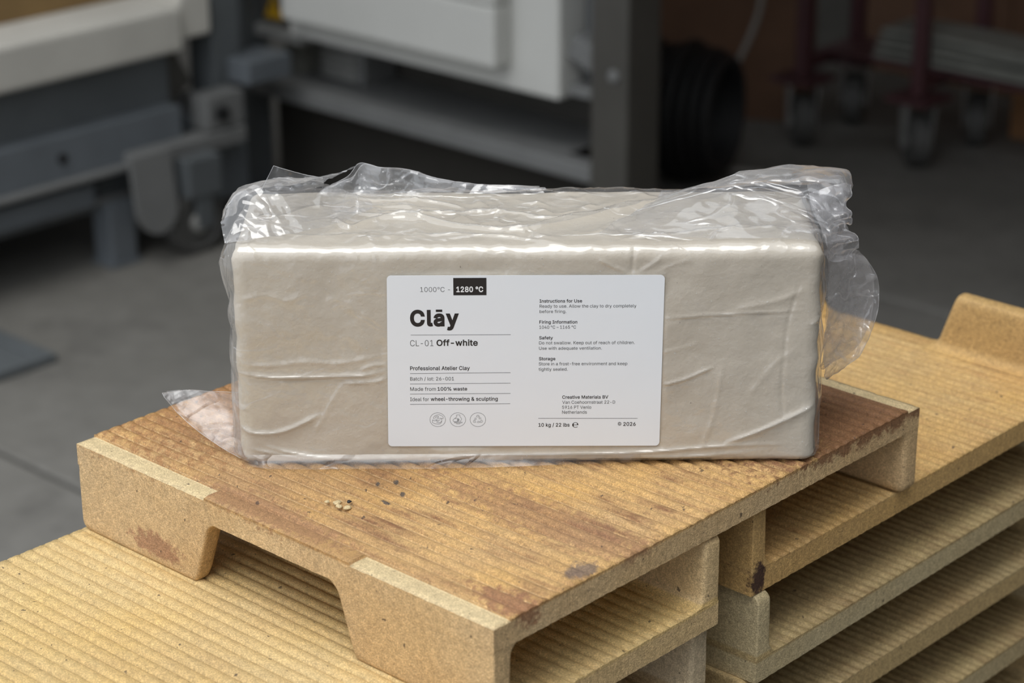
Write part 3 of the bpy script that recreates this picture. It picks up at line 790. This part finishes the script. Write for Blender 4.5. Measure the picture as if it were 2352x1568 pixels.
# standing ruffle along the back edge
RG = [[(40, 92, 131.5), (58, 92, 132), (68, 92, 132), (80, 92, 132), (95, 93, 132), (112, 94, 132), (138, 96, 132), (176, 98, 131.5)],
      [(44, 95, 135), (59, 93, 139), (66, 98, 142), (78, 93, 142), (93, 97, 141), (111, 95, 138), (137, 98, 134.5), (174, 100, 133)],
      [(49, 97, 137), (60, 95, 144), (66.6, 100, 150), (78, 95, 149), (93, 99, 146.5), (111, 97, 141.6), (137, 100, 136.5), (173, 101, 134.6)],
      [(46, 104, 130), (60, 103, 135), (67, 108, 138), (78, 104, 138), (93, 107, 137), (111, 105, 133), (137, 106, 130), (173, 107, 128)]]
sheet('bag_ruffle', RG[:3], M['film_loose'], 140, 36, 0.8, 0.07, 57.0, rims='B')
RG2 = [[(u+2, d+6, v-(2.5 if k == 2 else 0)) for (u, d, v) in r_] for k, r_ in enumerate(RG[:3])]
sheet('bag_ruffle', RG2, M['film_loose'], 140, 36, 1.0, 0.07, 59.0, rims='B')
# flat corner lying on the tray at the left
RF = [[(-49, 35, 30), (-36, 38, 30.3), (-21, 40, 29), (-2, 42, 27.5)],
      [(-47, 33, 27.5), (-36, 32, 24), (-21, 30, 22), (-2, 30, 20)],
      [(-43, 31, 23), (-32, 26, 18), (-18, 22, 14), (-1.5, 20, 12)],
      [(-41, 29.5, 21), (-31, 22, 15), (-15.3, 14, 6), (-1, 5, 1.5)]]
sheet('bag_corner', RF, M['film_soft'], 70, 60, 0.7, 0.05, 61.0, rims='TLB')
RF2 = [[(u*0.97, d+5+abs(u)*0.04, max(v-1.5-0.05*(49+u), 0.8)) for (u, d, v) in r_] for r_ in RF]
sheet('bag_corner', RF2, M['film_soft'], 50, 40, 0.7, 0.05, 64.0)
# hem of film along the foot of the front face
hu = [0, 14, 40, 70, 100, 130, 160, 195, 230]
hd = [-1, -7.5, -9, -8.5, -9, -8, -6, -3.5, -1.5]
RH = [[(u, -1.2, 6.5) for u in hu], [(u, -1.5+0.35*d, 3.2) for u, d in zip(hu, hd)], [(u, d, 0.8) for u, d in zip(hu, hd)]]
sheet('bag_hem', RH, M['film_soft'], 200, 14, 0.3, 0.06, 71.0)

# ------------------------------------------------------------------ the label
def paper_mesh():
    cs = [(84.85, 11.4), (240.6, 11.1), (241.7, 115.4), (86.4, 115.7)]
    C2 = np.array(cs); r = 2.4; out = []
    for i in range(4):
        p = C2[i]; a = C2[i-1]-p; b = C2[(i+1) % 4]-p; a /= np.linalg.norm(a); b /= np.linalg.norm(b)
        c = p+a*r+b*r
        for k in range(9):
            th = k/8*math.pi/2
            out.append(c-b*r*math.cos(th)-a*r*math.sin(th))
    n = len(out)
    vs = [(q[0], -1.0, q[1]) for q in out]+[(q[0], -0.72, q[1]) for q in out]
    fs = [tuple(range(n))]+[(k+n, (k+1) % n+n, (k+1) % n, k) for k in range(n)]
    return loc3(vs), fs
vs, fs = paper_mesh()
label = mesh('label', vs, fs, M['paper'], bag); label['label'] = 'white printed paper label'

TEXT = [
    ('1000°C -', 104.94, 121.62, 105.98, 2.84, 'l'), ('1280 °C', 125.17, 140.21, 105.89, 3.06, 'w'),
    ('Clāy', 98.92, 126.43, 85.83, 8.76, 'x'), ('CL-01', 98.67, 111.78, 73.32, 3.64, 'l'), ('Off-white', 113.58, 136.83, 73.54, 3.49, 'b'),
    ('Professional Atelier Clay', 98.31, 132.19, 58.69, 2.25, 's'), ('Batch / lot: 26-001', 98.25, 123.17, 52.31, 2.10, 'r'),
    ('Made from', 98.12, 112.72, 45.98, 2.19, 'r'), ('100% waste', 113.70, 130.53, 46.06, 2.04, 's'),
    ('Ideal for', 97.99, 108.72, 39.63, 2.20, 'r'), ('wheel-throwing & sculpting', 109.70, 147.94, 39.73, 2.19, 's'),
    ('Instructions for Use', 171.74, 195.58, 99.31, 1.83, 's'), ('Ready to use. Allow the clay to dry completely', 171.74, 226.05, 96.23, 1.83, 'r'),
    ('before firing.', 171.74, 186.77, 93.07, 1.76, 'r'), ('Firing Information', 171.61, 192.99, 86.67, 1.84, 's'),
    ('1040 °C – 1165 °C', 171.61, 192.25, 83.57, 1.85, 'r'), ('Safety', 171.54, 179.27, 77.13, 1.85, 's'),
    ('Do not swallow. Keep out of reach of children.', 171.48, 225.51, 74.08, 1.86, 'r'), ('Use with adequate ventilation.', 171.48, 206.91, 70.81, 1.79, 'r'),
    ('Storage', 171.41, 180.68, 64.40, 1.87, 's'), ('Store in a frost-free environment and keep', 171.34, 221.48, 61.26, 1.87, 'r'),
    ('tightly sealed.', 171.28, 187.70, 57.97, 1.87, 'r'), ('Creative Materials BV', 184.72, 210.91, 40.73, 1.89, 's'),
    ('Van Coehoornstraat 22-D', 184.74, 214.92, 37.55, 1.89, 'r'), ('5916 PT Venlo', 184.68, 201.29, 34.43, 1.90, 'r'),
    ('Netherlands', 184.69, 198.80, 31.39, 1.90, 'r'), ('10 kg / 22 lbs', 171.15, 188.93, 23.37, 2.14, 's'),
    ('©', 216.56, 218.59, 23.84, 2.21, 'r'), ('2026', 219.72, 226.78, 23.67, 2.21, 's'), ('℮', 190.47, 193.97, 22.75, 3.21, 'e'),
]
WEIGHT = {'l': (-0.010, 'ink'), 'r': (0.0, 'ink_grey'), 's': (0.012, 'ink'), 'b': (0.020, 'ink'), 'x': (0.036, 'ink'), 'w': (0.026, 'ink_white'), 'e': (0.0, 'ink')}

try:
    import os
    FONT = bpy.data.fonts.load(os.path.join(bpy.utils.system_resource('DATAFILES'), 'fonts', 'Inter.woff2'))
except Exception:
    FONT = None

def text_mesh(body, off, space=1.0):
    """glyph outlines, each thickened by off and filled on its own so that overlapping strokes stay solid"""
    cu = bpy.data.curves.new('print', 'FONT'); cu.body = body; cu.size = 1.0
    if FONT: cu.font = FONT
    cu.space_character = space; cu.resolution_u = 5; cu.fill_mode = 'NONE'
    ob = bpy.data.objects.new('print', cu); COL.objects.link(ob)
    bpy.context.view_layer.update()
    me = bpy.data.meshes.new_from_object(ob.evaluated_get(bpy.context.evaluated_depsgraph_get()))
    co = [q.co.copy() for q in me.vertices]; nb = {}
    for e_ in me.edges:
        i, j = e_.vertices; nb.setdefault(i, []).append(j); nb.setdefault(j, []).append(i)
    order = {(e_.vertices[0], e_.vertices[1]) for e_ in me.edges}
    bpy.data.objects.remove(ob); bpy.data.curves.remove(cu); bpy.data.meshes.remove(me)
    seen = set(); loops = []
    for st in sorted(nb):
        if st in seen: continue
        lp = [st]; seen.add(st); prev, cur = None, st
        while True:
            nx_ = [k for k in nb[cur] if k != prev and k not in seen]
            if not nx_: break
            if prev is None and len(nx_) > 1: nx_ = [k for k in nx_ if (cur, k) in order] or nx_
            prev, cur = cur, nx_[0]; lp.append(cur); seen.add(cur)
        pts = [np.array((co[k].x, co[k].y)) for k in lp]
        cl = [p_ for k, p_ in enumerate(pts) if np.linalg.norm(p_-pts[k-1]) > 1e-5]
        if len(cl) > 2: loops.append(np.array(cl))
    def area(P): return 0.5*np.sum(P[:, 0]*np.roll(P[:, 1], -1)-np.roll(P[:, 0], -1)*P[:, 1])
    if not loops: return np.zeros((0, 3)), []
    sgn = np.sign(area(max(loops, key=lambda P: abs(area(P)))))     # outlines of strokes all turn the same way
    from mathutils.geometry import delaunay_2d_cdt
    pts, edges = [], []
    for P in loops:
        e0 = P-np.roll(P, 1, 0); e1 = np.roll(P, -1, 0)-P
        e0 /= np.linalg.norm(e0, axis=1)[:, None]; e1 /= np.linalg.norm(e1, axis=1)[:, None]
        nn = (np.c_[e0[:, 1], -e0[:, 0]]+np.c_[e1[:, 1], -e1[:, 0]])*sgn; l2 = np.maximum((nn**2).sum(1), 0.5)
        hi = P[:, 1].min() > 0.42 and off > 0.03 and P[:, 1].max()-P[:, 1].min() < 0.2
        Q = P+nn*(2*(off*0.45 if hi else off)/l2)[:, None]
        if hi: Q[:, 1] += 0.03
        o = len(pts); n_ = len(Q); pts += [Vector(q) for q in Q]; edges += [(o+k, o+(k+1) % n_) for k in range(n_)]
    V, _, Fc, *_r = delaunay_2d_cdt(pts, edges, [], 0, 1e-7)
    V = np.array([(q.x, q.y, 0.0) for q in V]); T_ = np.array(Fc)
    P0 = np.array([pts[i_] for i_, j_ in edges]); P1 = np.array([pts[j_] for i_, j_ in edges])
    keep = []
    for f_ in T_:
        x, y = V[list(f_), :2].mean(0)
        up_ = (P0[:, 1] <= y) & (P1[:, 1] > y); dn = (P0[:, 1] > y) & (P1[:, 1] <= y)
        dy = np.where(P1[:, 1] == P0[:, 1], 1e-12, P1[:, 1]-P0[:, 1])
        xi = P0[:, 0]+(y-P0[:, 1])/dy*(P1[:, 0]-P0[:, 0])
        if int(np.sum(up_ & (xi > x)))-int(np.sum(dn & (xi > x))) != 0: keep.append(tuple(f_))
    return V, keep
capv, _ = text_mesh('H', 0.0)
CAP = capv[:, 1].max()-capv[:, 1].min()
for body, u0, u1, vb, cap, wt in TEXT:
    off, ink = WEIGHT[wt]
    v, f = text_mesh(body, off, 1.0+off*(3.4 if wt == "x" else 1.6))
    if len(v) == 0: continue
    x0, x1 = v[:, 0].min(), v[:, 0].max()
    sx = (u1-u0)/(x1-x0)
    if wt == 'e' or body == '©':
        y0, y1 = v[:, 1].min(), v[:, 1].max(); sy = cap/(y1-y0); yb = y0
    else: sy = cap/CAP; yb = 0.0
    dz = -1.16 if wt == 'w' else -1.08
    out = [(u0+(q[0]-x0)*sx, dz, vb+(q[1]-yb)*sy) for q in v]
    mesh('printed_text', loc3(out), f, M[ink], label)

def ribbon(pts, w, closed=False, dz=-1.08):
    pts = [np.array(q, float) for q in pts]; n = len(pts); vs, fs = [], []
    for i in range(n):
        t = (pts[(i+1) % n]-pts[i-1]) if closed else pts[min(i+1, n-1)]-pts[max(i-1, 0)]
        t = t/(np.linalg.norm(t)+1e-9); s = np.array([-t[1], t[0]])*w/2
        vs += [(*(pts[i]-s),), (*(pts[i]+s),)]
    m_ = n if closed else n-1
    for i in range(m_):
        j = (i+1) % n; fs.append((2*i, 2*j, 2*j+1, 2*i+1))
    return [(q[0], dz, q[1]) for q in vs], fs
for (a, b, c, d) in [(99.08, 80.07, 155.49, 80.09), (98.26, 56.59, 155.26, 56.92), (98.14, 50.2, 155.23, 50.46), (98.01, 43.94, 155.21, 44.12), (97.88, 37.58, 155.04, 37.76), (171.01, 28.57, 227.83, 28.29)]:
    v, f = ribbon([(a, b), (c, d)], 0.20); mesh('printed_rule', loc3(v), f, M['ink_grey'], label)
mesh('printed_box', loc3([(123.5, -1.09, 103.9), (142.0, -1.09, 103.9), (142.05, -1.09, 114.2), (123.5, -1.09, 114.2)]), [(0, 1, 2, 3)], M['ink'], label)

def icon(ctr, strokes, w=0.15):
    vs, fs = [], []
    ring = [(math.cos(k/48*2*math.pi), math.sin(k/48*2*math.pi)) for k in range(48)]
    for pts, closed in [(ring, True)]+strokes:
        P = [(ctr[0]+4.45*x, ctr[1]+4.3*y) for x, y in pts]
        if len(P) > 3 and pts is not ring and not closed:
            q = catmull(np.c_[np.array(P), np.zeros(len(P))], len(P)*4)[:, :2]; P = [tuple(k) for k in q]
        v, f = ribbon(P, w, closed); o = len(vs); vs += v; fs += [tuple(i+o for i in k) for k in f]
    mesh('printed_icon', loc3(vs), fs, M['ink_grey'], label)
def pxs(c, L): return [((x-c[0])/134.0, -(y-c[1])/120.0) for x, y in L]
c1 = (775, 622)
icon((113.5, 28.0), [(pxs(c1, [(722, 612), (703, 598), (712, 570), (745, 545), (800, 538), (840, 552), (866, 568)]), False),
    (pxs(c1, [(866, 568), (866, 608)]), False), (pxs(c1, [(866, 608), (826, 597), (790, 600), (760, 604)]), False),
    (pxs(c1, [(735, 600), (736, 580), (755, 562), (783, 562), (792, 574), (775, 584), (755, 588)]), False),
    (pxs(c1, [(826, 600), (845, 628), (838, 652), (812, 672), (780, 676), (758, 664), (768, 652), (795, 650)]), False),
    (pxs(c1, [(684, 626), (684, 672)]), False), (pxs(c1, [(684, 672), (730, 692), (790, 700), (828, 682), (846, 650)]), False),
    (pxs(c1, [(684, 626), (722, 640), (760, 634), (735, 618)]), False), (pxs(c1, [(745, 622), (780, 634), (820, 628)]), False)])
c2 = (1115, 622)
icon((125.0, 27.95), [(pxs(c2, [(1090, 540), (1096, 568), (1070, 596), (1036, 622), (1040, 650), (1075, 658)]), False),
    (pxs(c2, [(1090, 540), (1152, 540)]), False), (pxs(c2, [(1152, 540), (1150, 566), (1172, 590), (1180, 612), (1165, 640), (1148, 658)]), False),
    (pxs(c2, [(1060, 604), (1100, 602), (1125, 606), (1138, 622), (1128, 644), (1098, 656), (1075, 658)]), False),
    (pxs(c2, [(1104, 612), (1130, 612)]), False), (pxs(c2, [(1102, 622), (1134, 622)]), False), (pxs(c2, [(1102, 632), (1132, 632)]), False), (pxs(c2, [(1100, 642), (1126, 642)]), False),
    (pxs(c2, [(1052, 664), (1194, 664), (1194, 678), (1052, 678)]), True), (pxs(c2, [(1092, 680), (1096, 694), (1146, 694), (1150, 680)]), False)])
arrow = [(-0.20, 0.42), (-0.10, 0.64), (0.03, 0.66), (0.12, 0.60), (0.30, 0.24), (0.40, 0.30), (0.36, 0.10), (0.12, 0.12), (0.20, 0.20), (0.02, 0.50), (-0.08, 0.36)]
rot3 = []
for k in range(3):
    a = -2*math.pi*k/3; rot3.append(([(x*math.cos(a)-y*math.sin(a), x*math.sin(a)+y*math.cos(a)) for x, y in arrow], True))
icon((136.5, 27.9), rot3)

# ------------------------------------------------------------------ crumbs on the tray
cr = empty('dried_crumb', (0.1775, 0.0435, TOP)); tag(cr, 'small pale broken crumb lying on the ribs in front of the bag', 'crumb')
for i, (x, y, r, mk) in enumerate([(0, 0.001, 0.0024, 'pale'), (0.0042, -0.0012, 0.0018, 'pale'), (0.0088, 0.0005, 0.0022, 'pale'), (-0.0050, -0.0016, 0.0014, 'pale'), (0.004, 0.0065, 0.0016, 'black')]):
    bm = bmesh.new(); bmesh.ops.create_icosphere(bm, subdivisions=2, radius=r)
    for q in bm.verts:
        q.co = q.co*(1+0.45*mnoise.noise(q.co*500+Vector((i*3, 0, 0)))); q.co.z = q.co.z*0.45+0.0006; q.co.x *= 0.8+0.3*(i % 2); q.co.x += x; q.co.y += y
    bm_obj('fragment', bm, M[mk], cr, True)

# ------------------------------------------------------------------ background: kiln trolley on the left (front face along Y)
KX = -2.248
kt = empty('kiln_trolley', (KX, 1.6, 0)); tag(kt, 'blue-grey steel kiln trolley with a thick cream insulated edge', 'kiln')
def kb(name, x0, x1, y0, y1, z0, z1, mat, parent=kt, bevel=0.003, rot=None):
    return box(name, x0-KX, x1-KX, y0-1.6, y1-1.6, z0, z1, mat, parent, bevel, rot)
kb('insulation_slab', KX-0.9, KX, 0.7, 1.914, 0.378, 0.462, M['fibre'], bevel=0.008)
kb('insulation_end', KX-0.9, KX-0.012, 1.915, 1.992, 0.394, 0.480, M['fibre'], bevel=0.008)
kb('brick_bed', KX-0.85, KX-0.13, 0.7, 1.90, 0.462, 0.525, M['ochre'])
kb('chamber', KX-0.85, KX-0.30, 0.75, 1.86, 0.525, 1.25, M['void_shade'])
kb('side_panel', KX-0.85, KX-0.040, 0.75, 1.905, 0.105, 0.378, M['steel_dark'])
ch = kb('channel_beam', KX-0.012, KX-0.004, 0.75, 1.90, 0.196, 0.268, M['steel_blue'], bevel=0.001)
kb('flange', KX-0.040, KX+0.018, 0.75, 1.90, 0.188, 0.196, M['steel_light'], bevel=0.001)
kb('flange', KX-0.040, KX-0.004, 0.75, 1.90, 0.268, 0.275, M['steel_blue'], bevel=0.001)
lathe('bolt', [(0, 0.010), (0.004, 0.010), (0.006, 0.007)], (-0.004, 1.624-1.6, 0.236), (1, 0, 0), M['black'], kt, 12)
kb('lower_rail', KX-0.06, KX-0.015, 0.75, 1.70, 0.126, 0.168, M['steel_blue'])
kb('gusset', KX-0.085, KX-0.02, 1.60, 1.80, 0.122, 0.134, M['steel_light'], bevel=0.001)
kb('leg', KX-0.06, KX-0.005, 1.722, 1.780, 0.004, 0.124, M['steel_blue'], bevel=0.003)
for (lx, ly) in ((-0.80, 1.722), (-0.80, 0.80), (-0.06, 0.80)):
    kb('leg', KX+lx, KX+lx+0.055, ly, ly+0.058, 0.0, 0.124, M['steel_blue'], bevel=0.003)
kb('leg_foot', KX-0.066, KX+0.001, 1.716, 1.786, 0.0, 0.006, M['steel_blue'], bevel=0.001)
# brake pedal: plate with a round lower end
pv, pf = [], []
prof_p = [(-0.046, 0.155), (0.046, 0.155)]+[(0.046*math.cos(a), 0.052-0.046*math.sin(a)+0.0) for a in np.linspace(0, math.pi, 13)]
for x in (0.0, 0.010):
    for (yy, zz) in prof_p: pv.append((x+0.055-0.12*(0.155-zz)*-1.0, yy, zz))
n = len(prof_p); pf = [tuple(range(n-1, -1, -1)), tuple(range(n, 2*n))]+[(k, (k+1) % n, (k+1) % n+n, k+n) for k in range(n)]
pd = mesh('brake_pedal', [(x-0.02, y+1.785-1.6, z+0.062) for x, y, z in pv], pf, M['steel_light'], kt)
kb('pedal_arm', KX-0.02, KX+0.03, 1.76, 2.03, 0.185, 0.215, M['steel_light'])
kb('hinge_block', KX-0.03, KX+0.02, 1.945, 2.035, 0.218, 0.285, M['steel_light'])
lathe('hinge_pin', [(0, 0.014), (0.012, 0.014), (0.014, 0.010)], (0.02, 1.975-1.6, 0.25), (1, 0, 0), M['black'], kt, 14)
kb('end_plate', KX-0.20, KX-0.035, 1.955, 2.085, 0.055, 0.232, M['steel_blue'])
kb('corner_post', KX-0.10, KX-0.03, 2.005, 2.075, 0.232, 1.30, M['steel_dark'])
kb('bracket', KX-0.06, KX+0.03, 2.04, 2.15, 0.290, 0.335, M['steel_blue'])
kb('brace', KX-0.08, KX-0.05, 1.80, 1.95, 0.255, 0.375, M['steel_warm'], rot=Matrix.Rotation(0.5, 3, 'X'))
ct = (0.035, 1.885-1.6, 0.062)
fork = kb('caster_fork', KX-0.005, KX+0.065, 1.855, 1.935, 0.115, 0.19, M['steel_dark'])
wh = lathe('caster_wheel', [(-0.018, 0.050), (-0.016, 0.060), (0.016, 0.060), (0.018, 0.050), (0.012, 0.046)], ct, (1, 0, 0), M['rubber_grey'], kt, 32)
lathe('hub', [(-0.022, 0.018), (0.022, 0.018), (0.024, 0.012)], ct, (1, 0, 0), M['zinc'], wh, 16)
kb('fork_arm', KX+0.052, KX+0.060, 1.875, 1.915, 0.05, 0.13, M['steel_dark'], fork)

# ------------------------------------------------------------------ background: electric kiln in the middle (front face along X)
KY = 2.20
ke = empty('electric_kiln', (-1.90, KY, 0)); tag(ke, 'grey framed electric kiln with an open white insulated door', 'kiln')
def eb(name, x0, x1, y0, y1, z0, z1, mat, parent=ke, bevel=0.003, rot=None):
    return box(name, x0+1.90, x1+1.90, y0-KY, y1-KY, z0, z1, mat, parent, bevel, rot)
dr = eb('door', -2.279, -1.575, KY, KY+0.075, 0.348, 1.183, M['fibre_white'], bevel=0.006)
eb('door_skin', -2.279, -1.563, KY+0.075, KY+0.095, 0.341, 1.192, M['steel_light'], dr)
plug = eb('door_plug_sill', -2.250, -1.687, KY-0.045, KY, 0.394, 0.505, M['fibre_white'], dr, bevel=0.006)
eb('door_plug_jamb', -1.812, -1.687, KY-0.045, KY, 0.507, 1.093, M['fibre_white'], dr, bevel=0.006)
eb('door_plug_jamb', -2.250, -2.125, KY-0.045, KY, 0.507, 1.093, M['fibre_white'], dr, bevel=0.006)
eb('door_recess_shade', -2.123, -1.814, KY-0.004, KY-0.001, 0.507, 1.093, M['void_shade'], dr, bevel=0)  # thin dark sheet painting the shaded opening onto the door
eb('shelf_beam', -2.393, -1.490, KY-0.01, KY+0.03, 0.215, 0.248, M['steel_light'], bevel=0.004)
eb('shelf_plate', -2.393, -1.588, KY+0.03, KY+0.20, 0.239, 0.244, M['steel_light'], bevel=0.001)
eb('post', -1.486, -1.402, KY-0.02, KY+0.07, 0.0, 1.585, M['steel_warm'], bevel=0.006)
eb('post', -2.447, -2.393, KY-0.02, KY+0.05, 0.0, 1.585, M['steel_dark'], bevel=0.006)
lathe('bolt', [(0, 0.012), (0.004, 0.011), (0.006, 0.006)], (0.468, -0.02, 0.423), (0, -1, 0), M['steel_light'], ke, 14)
eb('side_plate', -1.558, -1.495, KY+0.06, KY+0.10, 0.378, 1.227, M['steel_blue'])
eb('latch_bracket', -1.571, -1.481, KY+0.02, KY+0.075, 0.409, 0.454, M['steel_light'], rot=Matrix.Rotation(0.35, 3, 'Y'))
eb('latch_bracket', -1.571, -1.481, KY+0.02, KY+0.075, 0.356, 0.375, M['steel_light'])
eb('back_panel', -2.447, -1.588, KY+0.20, KY+0.23, 0.02, 1.496, M['steel_warm'])  # lower part added to keep the space under the shelf dark
eb('underside_shade_box', -2.39, -1.56, KY+0.06, KY+0.198, 0.02, 0.210, M['void_shade'])  # dark box added where there is only shade below the shelf
lv = eb('louvre_box', -2.300, -2.175, KY+0.10, KY+0.19, 0.244, 0.345, M['steel_light'])
for k in range(6):
    eb('louvre_slat', -2.288, -2.190, KY+0.088, KY+0.102, 0.252+k*0.0155, 0.260+k*0.0155, M['zinc'], lv, 0.001, Matrix.Rotation(0.5, 3, 'X'))
eb('terminal_box', -2.385, -2.330, KY+0.08, KY+0.18, 0.244, 0.318, M['board_grey'])
eb('cable_duct', -2.393, -2.26, KY+0.01, KY+0.06, 0.328, 0.352, M['zinc'])
eb('control_panel', -2.393, -2.295, KY+0.03, KY+0.05, 0.352, 0.959, M['steel_warm'])
wv = [(0.026, 0, 0), (-0.026, 0, 0), (0, 0, 0.045)]
wpos = (-2.352+1.90, 0.026, 0.366)
sg = mesh('warning_sign', [(x+wpos[0], y+wpos[1], z+wpos[2]) for y in (0.0, 0.003) for x, _, z in wv], [(0, 1, 2), (5, 4, 3), (0, 3, 4, 1), (1, 4, 5, 2), (2, 5, 3, 0)], M['yellow'], ke)
bolt = [(-0.002, 0.042), (0.006, 0.042), (0.001, 0.030), (0.008, 0.030), (-0.006, 0.010), (-0.001, 0.024), (-0.008, 0.024)]
mesh('bolt_symbol', [(x*0.75+wpos[0], wpos[1]-0.0008, z*0.75+wpos[2]) for x, z in bolt], [tuple(range(7))], M['black'], sg)

# ------------------------------------------------------------------ background: black hose rolls beside the post
hc = empty('hose_coil', (-1.806, 2.86, 0)); tag(hc, 'coil of thick black hose standing on the floor beside the kiln post', 'hose')
axd = Vector((0.95, 0.31, 0)).normalized(); side = Vector((-axd.y, axd.x, 0))
for k in range(7):
    R = 0.128-0.006*abs(k-3); c = axd*((k-3)*0.024)+Vector((0, 0, 0.145+(0.004 if k % 2 else 0)))
    tube('loop', [c+side*(R*math.cos(a))+Vector((0, 0, R*math.sin(a)*1.03)) for a in np.linspace(0, 2*math.pi, 41)[:-1]], 0.0135, M['rubber'], hc, 8, True)
hl = empty('cable_loop', (-1.735, 2.665, 0)); tag(hl, 'thin black cable hung in a round loop behind the kiln post', 'cable')
tube('loop', [side*(0.052*math.cos(a))+Vector((0, 0, 0.296+0.048*math.sin(a))) for a in np.linspace(0, 2*math.pi, 33)[:-1]], 0.006, M['black'], hl, 8, True)
tube('drop', [side*-0.05+Vector((0, 0, 0.30)), side*-0.075+Vector((-0.01, 0, 0.16)), side*-0.09+Vector((-0.02, 0, 0.006))], 0.006, M['black'], hl, 8)

# ------------------------------------------------------------------ background: boards, box
bd = empty('brown_board', (-2.05, 3.27, 0), math.radians(28)); tag(bd, 'large brown board standing on edge behind the black hose coil', 'board')
box('sheet', -0.42, 0.20, -0.012, 0.012, 0.0, 1.25, M['wood'], bd, 0.002)
box('edge_strip', 0.20, 0.215, -0.016, 0.016, 0.0, 1.25, M['wood'], bd, 0.002)
bb = empty('back_panel', (-0.9, 3.86, 0)); tag(bb, 'wide dark brown wooden panel along the back behind the maroon cart', 'panel')
for k in range(6):
    box('plank', -1.15+k*0.40, -1.153+(k+1)*0.40, -0.015, 0.015, 0.0, 1.6, M['wood'], bb, 0.003)
ob = empty('brown_box', (-1.30, 3.66, 0)); tag(ob, 'orange-brown box on the floor at the right behind the cart', 'box')
box('carton', -0.17, 0.17, -0.10, 0.10, 0.0, 0.135, M['orange_wood'], ob, 0.004)
box('lid', -0.175, 0.175, -0.105, 0.105, 0.135, 0.145, M['orange_wood'], ob, 0.002)

# ------------------------------------------------------------------ background: maroon cart on casters
ca = empty('ware_cart', (-1.645, 3.345, 0)); tag(ca, 'maroon steel ware cart on four grey swivel casters', 'cart')
corners = [(-0.138, -0.122), (-0.149, 0.092), (0.135, -0.09), (0.145, 0.13)]
for i, (x, y) in enumerate(corners):
    box('post', x-0.014, x+0.014, y-0.014, y+0.014, 0.152, 1.3, M['maroon'], ca)
    plate = box('caster_plate', x-0.052, x+0.052, y-0.052, y+0.052, 0.141, 0.153, M['maroon'], ca, 0.002)
    d = (0.86, 0.5) if i % 2 else (0.70, 0.71)
    ax = Vector((d[0], d[1], 0)).normalized()
    w = lathe('wheel', [(-0.021, 0.046), (-0.018, 0.057), (0.018, 0.057), (0.021, 0.046), (0.016, 0.042)], (x, y, 0.057), ax, M['rubber_grey'], ca, 28)
    lathe('hub', [(-0.024, 0.016), (0.024, 0.016)], (x, y, 0.057), ax, M['zinc'], w, 14)
    fv, ff = [], []
    for s in (-1, 1):
        o = len(fv)
        p0 = Vector((x, y, 0)); sd = Vector((-ax.y, ax.x, 0))
        for th in (0.0, 0.004):
            for (a, z) in ((-0.036, 0.141), (0.036, 0.141), (0.014, 0.040), (-0.014, 0.040)):
                fv.append(p0+ax*(s*(0.027+th))+sd*a+Vector((0, 0, z)))
        ff += [tuple(o+k for k in q) for q in ((0, 1, 2, 3), (7, 6, 5, 4), (0, 4, 5, 1), (1, 5, 6, 2), (2, 6, 7, 3), (3, 7, 4, 0))]
    fk = mesh('caster_fork', fv, ff, M['zinc'], ca)
def bar(p, q, z0, z1, w=0.012):
    a = Vector((*p, 0)); b = Vector((*q, 0)); L = (b-a).length; an = math.atan2(b.y-a.y, b.x-a.x)
    o = box('rail', 0, L, -w, w, z0, z1, M['maroon'], ca, 0.002); o.location = a; o.rotation_euler = (0, 0, an)
bar(corners[0], corners[1], 0.165, 0.195); bar(corners[2], corners[3], 0.165, 0.195)
box('shelf', -0.12, 0.62, -0.07, 0.075, 0.196, 0.204, M['maroon'], ca, 0.002)
for k in range(4):
    b = empty('pale_board', (-1.33+0.006*k, 3.348, 0.2045+0.018*k), 0.0)
    tag(b, ['lowest of four pale boards stacked slantwise on the maroon cart', 'second pale board from the bottom of the stack on the cart', 'third pale board from the bottom of the stack on the cart', 'topmost pale board of the stack on the maroon cart'][k], 'board', 'pale boards on the cart')
    nb = 14; vs, fs = [], []
    for i in range(nb):
        s = i/(nb-1)
        for yy in (-0.062, 0.062):
            for zz in (0, 0.011): vs.append((-0.32+0.64*s, yy, zz+0.005*abs(math.sin(s*3.1*(1+k%2)))))
    for i in range(nb-1):
        a = i*4; fs += [(a, a+4, a+6, a+2), (a+1, a+3, a+7, a+5), (a, a+1, a+5, a+4), (a+2, a+6, a+7, a+3)]
    fs += [(0, 2, 3, 1), ((nb-1)*4, (nb-1)*4+1, (nb-1)*4+3, (nb-1)*4+2)]
    mesh('sheet', vs, fs, M['board_grey'], b)
tag(tube('power_cable', [tuple(q) for q in catmull([(-1.83, 3.13, 0.62), (-1.83, 3.13, 0.36), (-1.84, 3.12, 0.27), (-1.86, 3.07, 0.16), (-1.85, 3.05, 0.09), (-1.83, 3.02, 0.008), (-1.78, 2.96, 0.006), (-1.70, 2.98, 0.006)], 40)], 0.006, M['cord'], None, 8),
    'thin pale cord hanging down beside the maroon cart onto the floor', 'cord')

# ------------------------------------------------------------------ steel plate in the floor at the far left
fp = empty('floor_plate', (-2.30, 1.02, 0)); tag(fp, 'dark steel plate lying on the concrete floor at the left edge', 'floor plate')
box('plate', -0.315, 0.315, -0.32, 0.32, 0.0, 0.010, M['steel_dark'], fp, 0.002)
for (x0, x1, y0, y1) in ((0.315, 0.345, -0.35, 0.35), (-0.345, -0.315, -0.35, 0.35), (-0.315, 0.315, 0.32, 0.35), (-0.315, 0.315, -0.35, -0.32)):
    box('rim', x0, x1, y0, y1, 0.0, 0.016, M['steel_dark'], fp, 0.002)
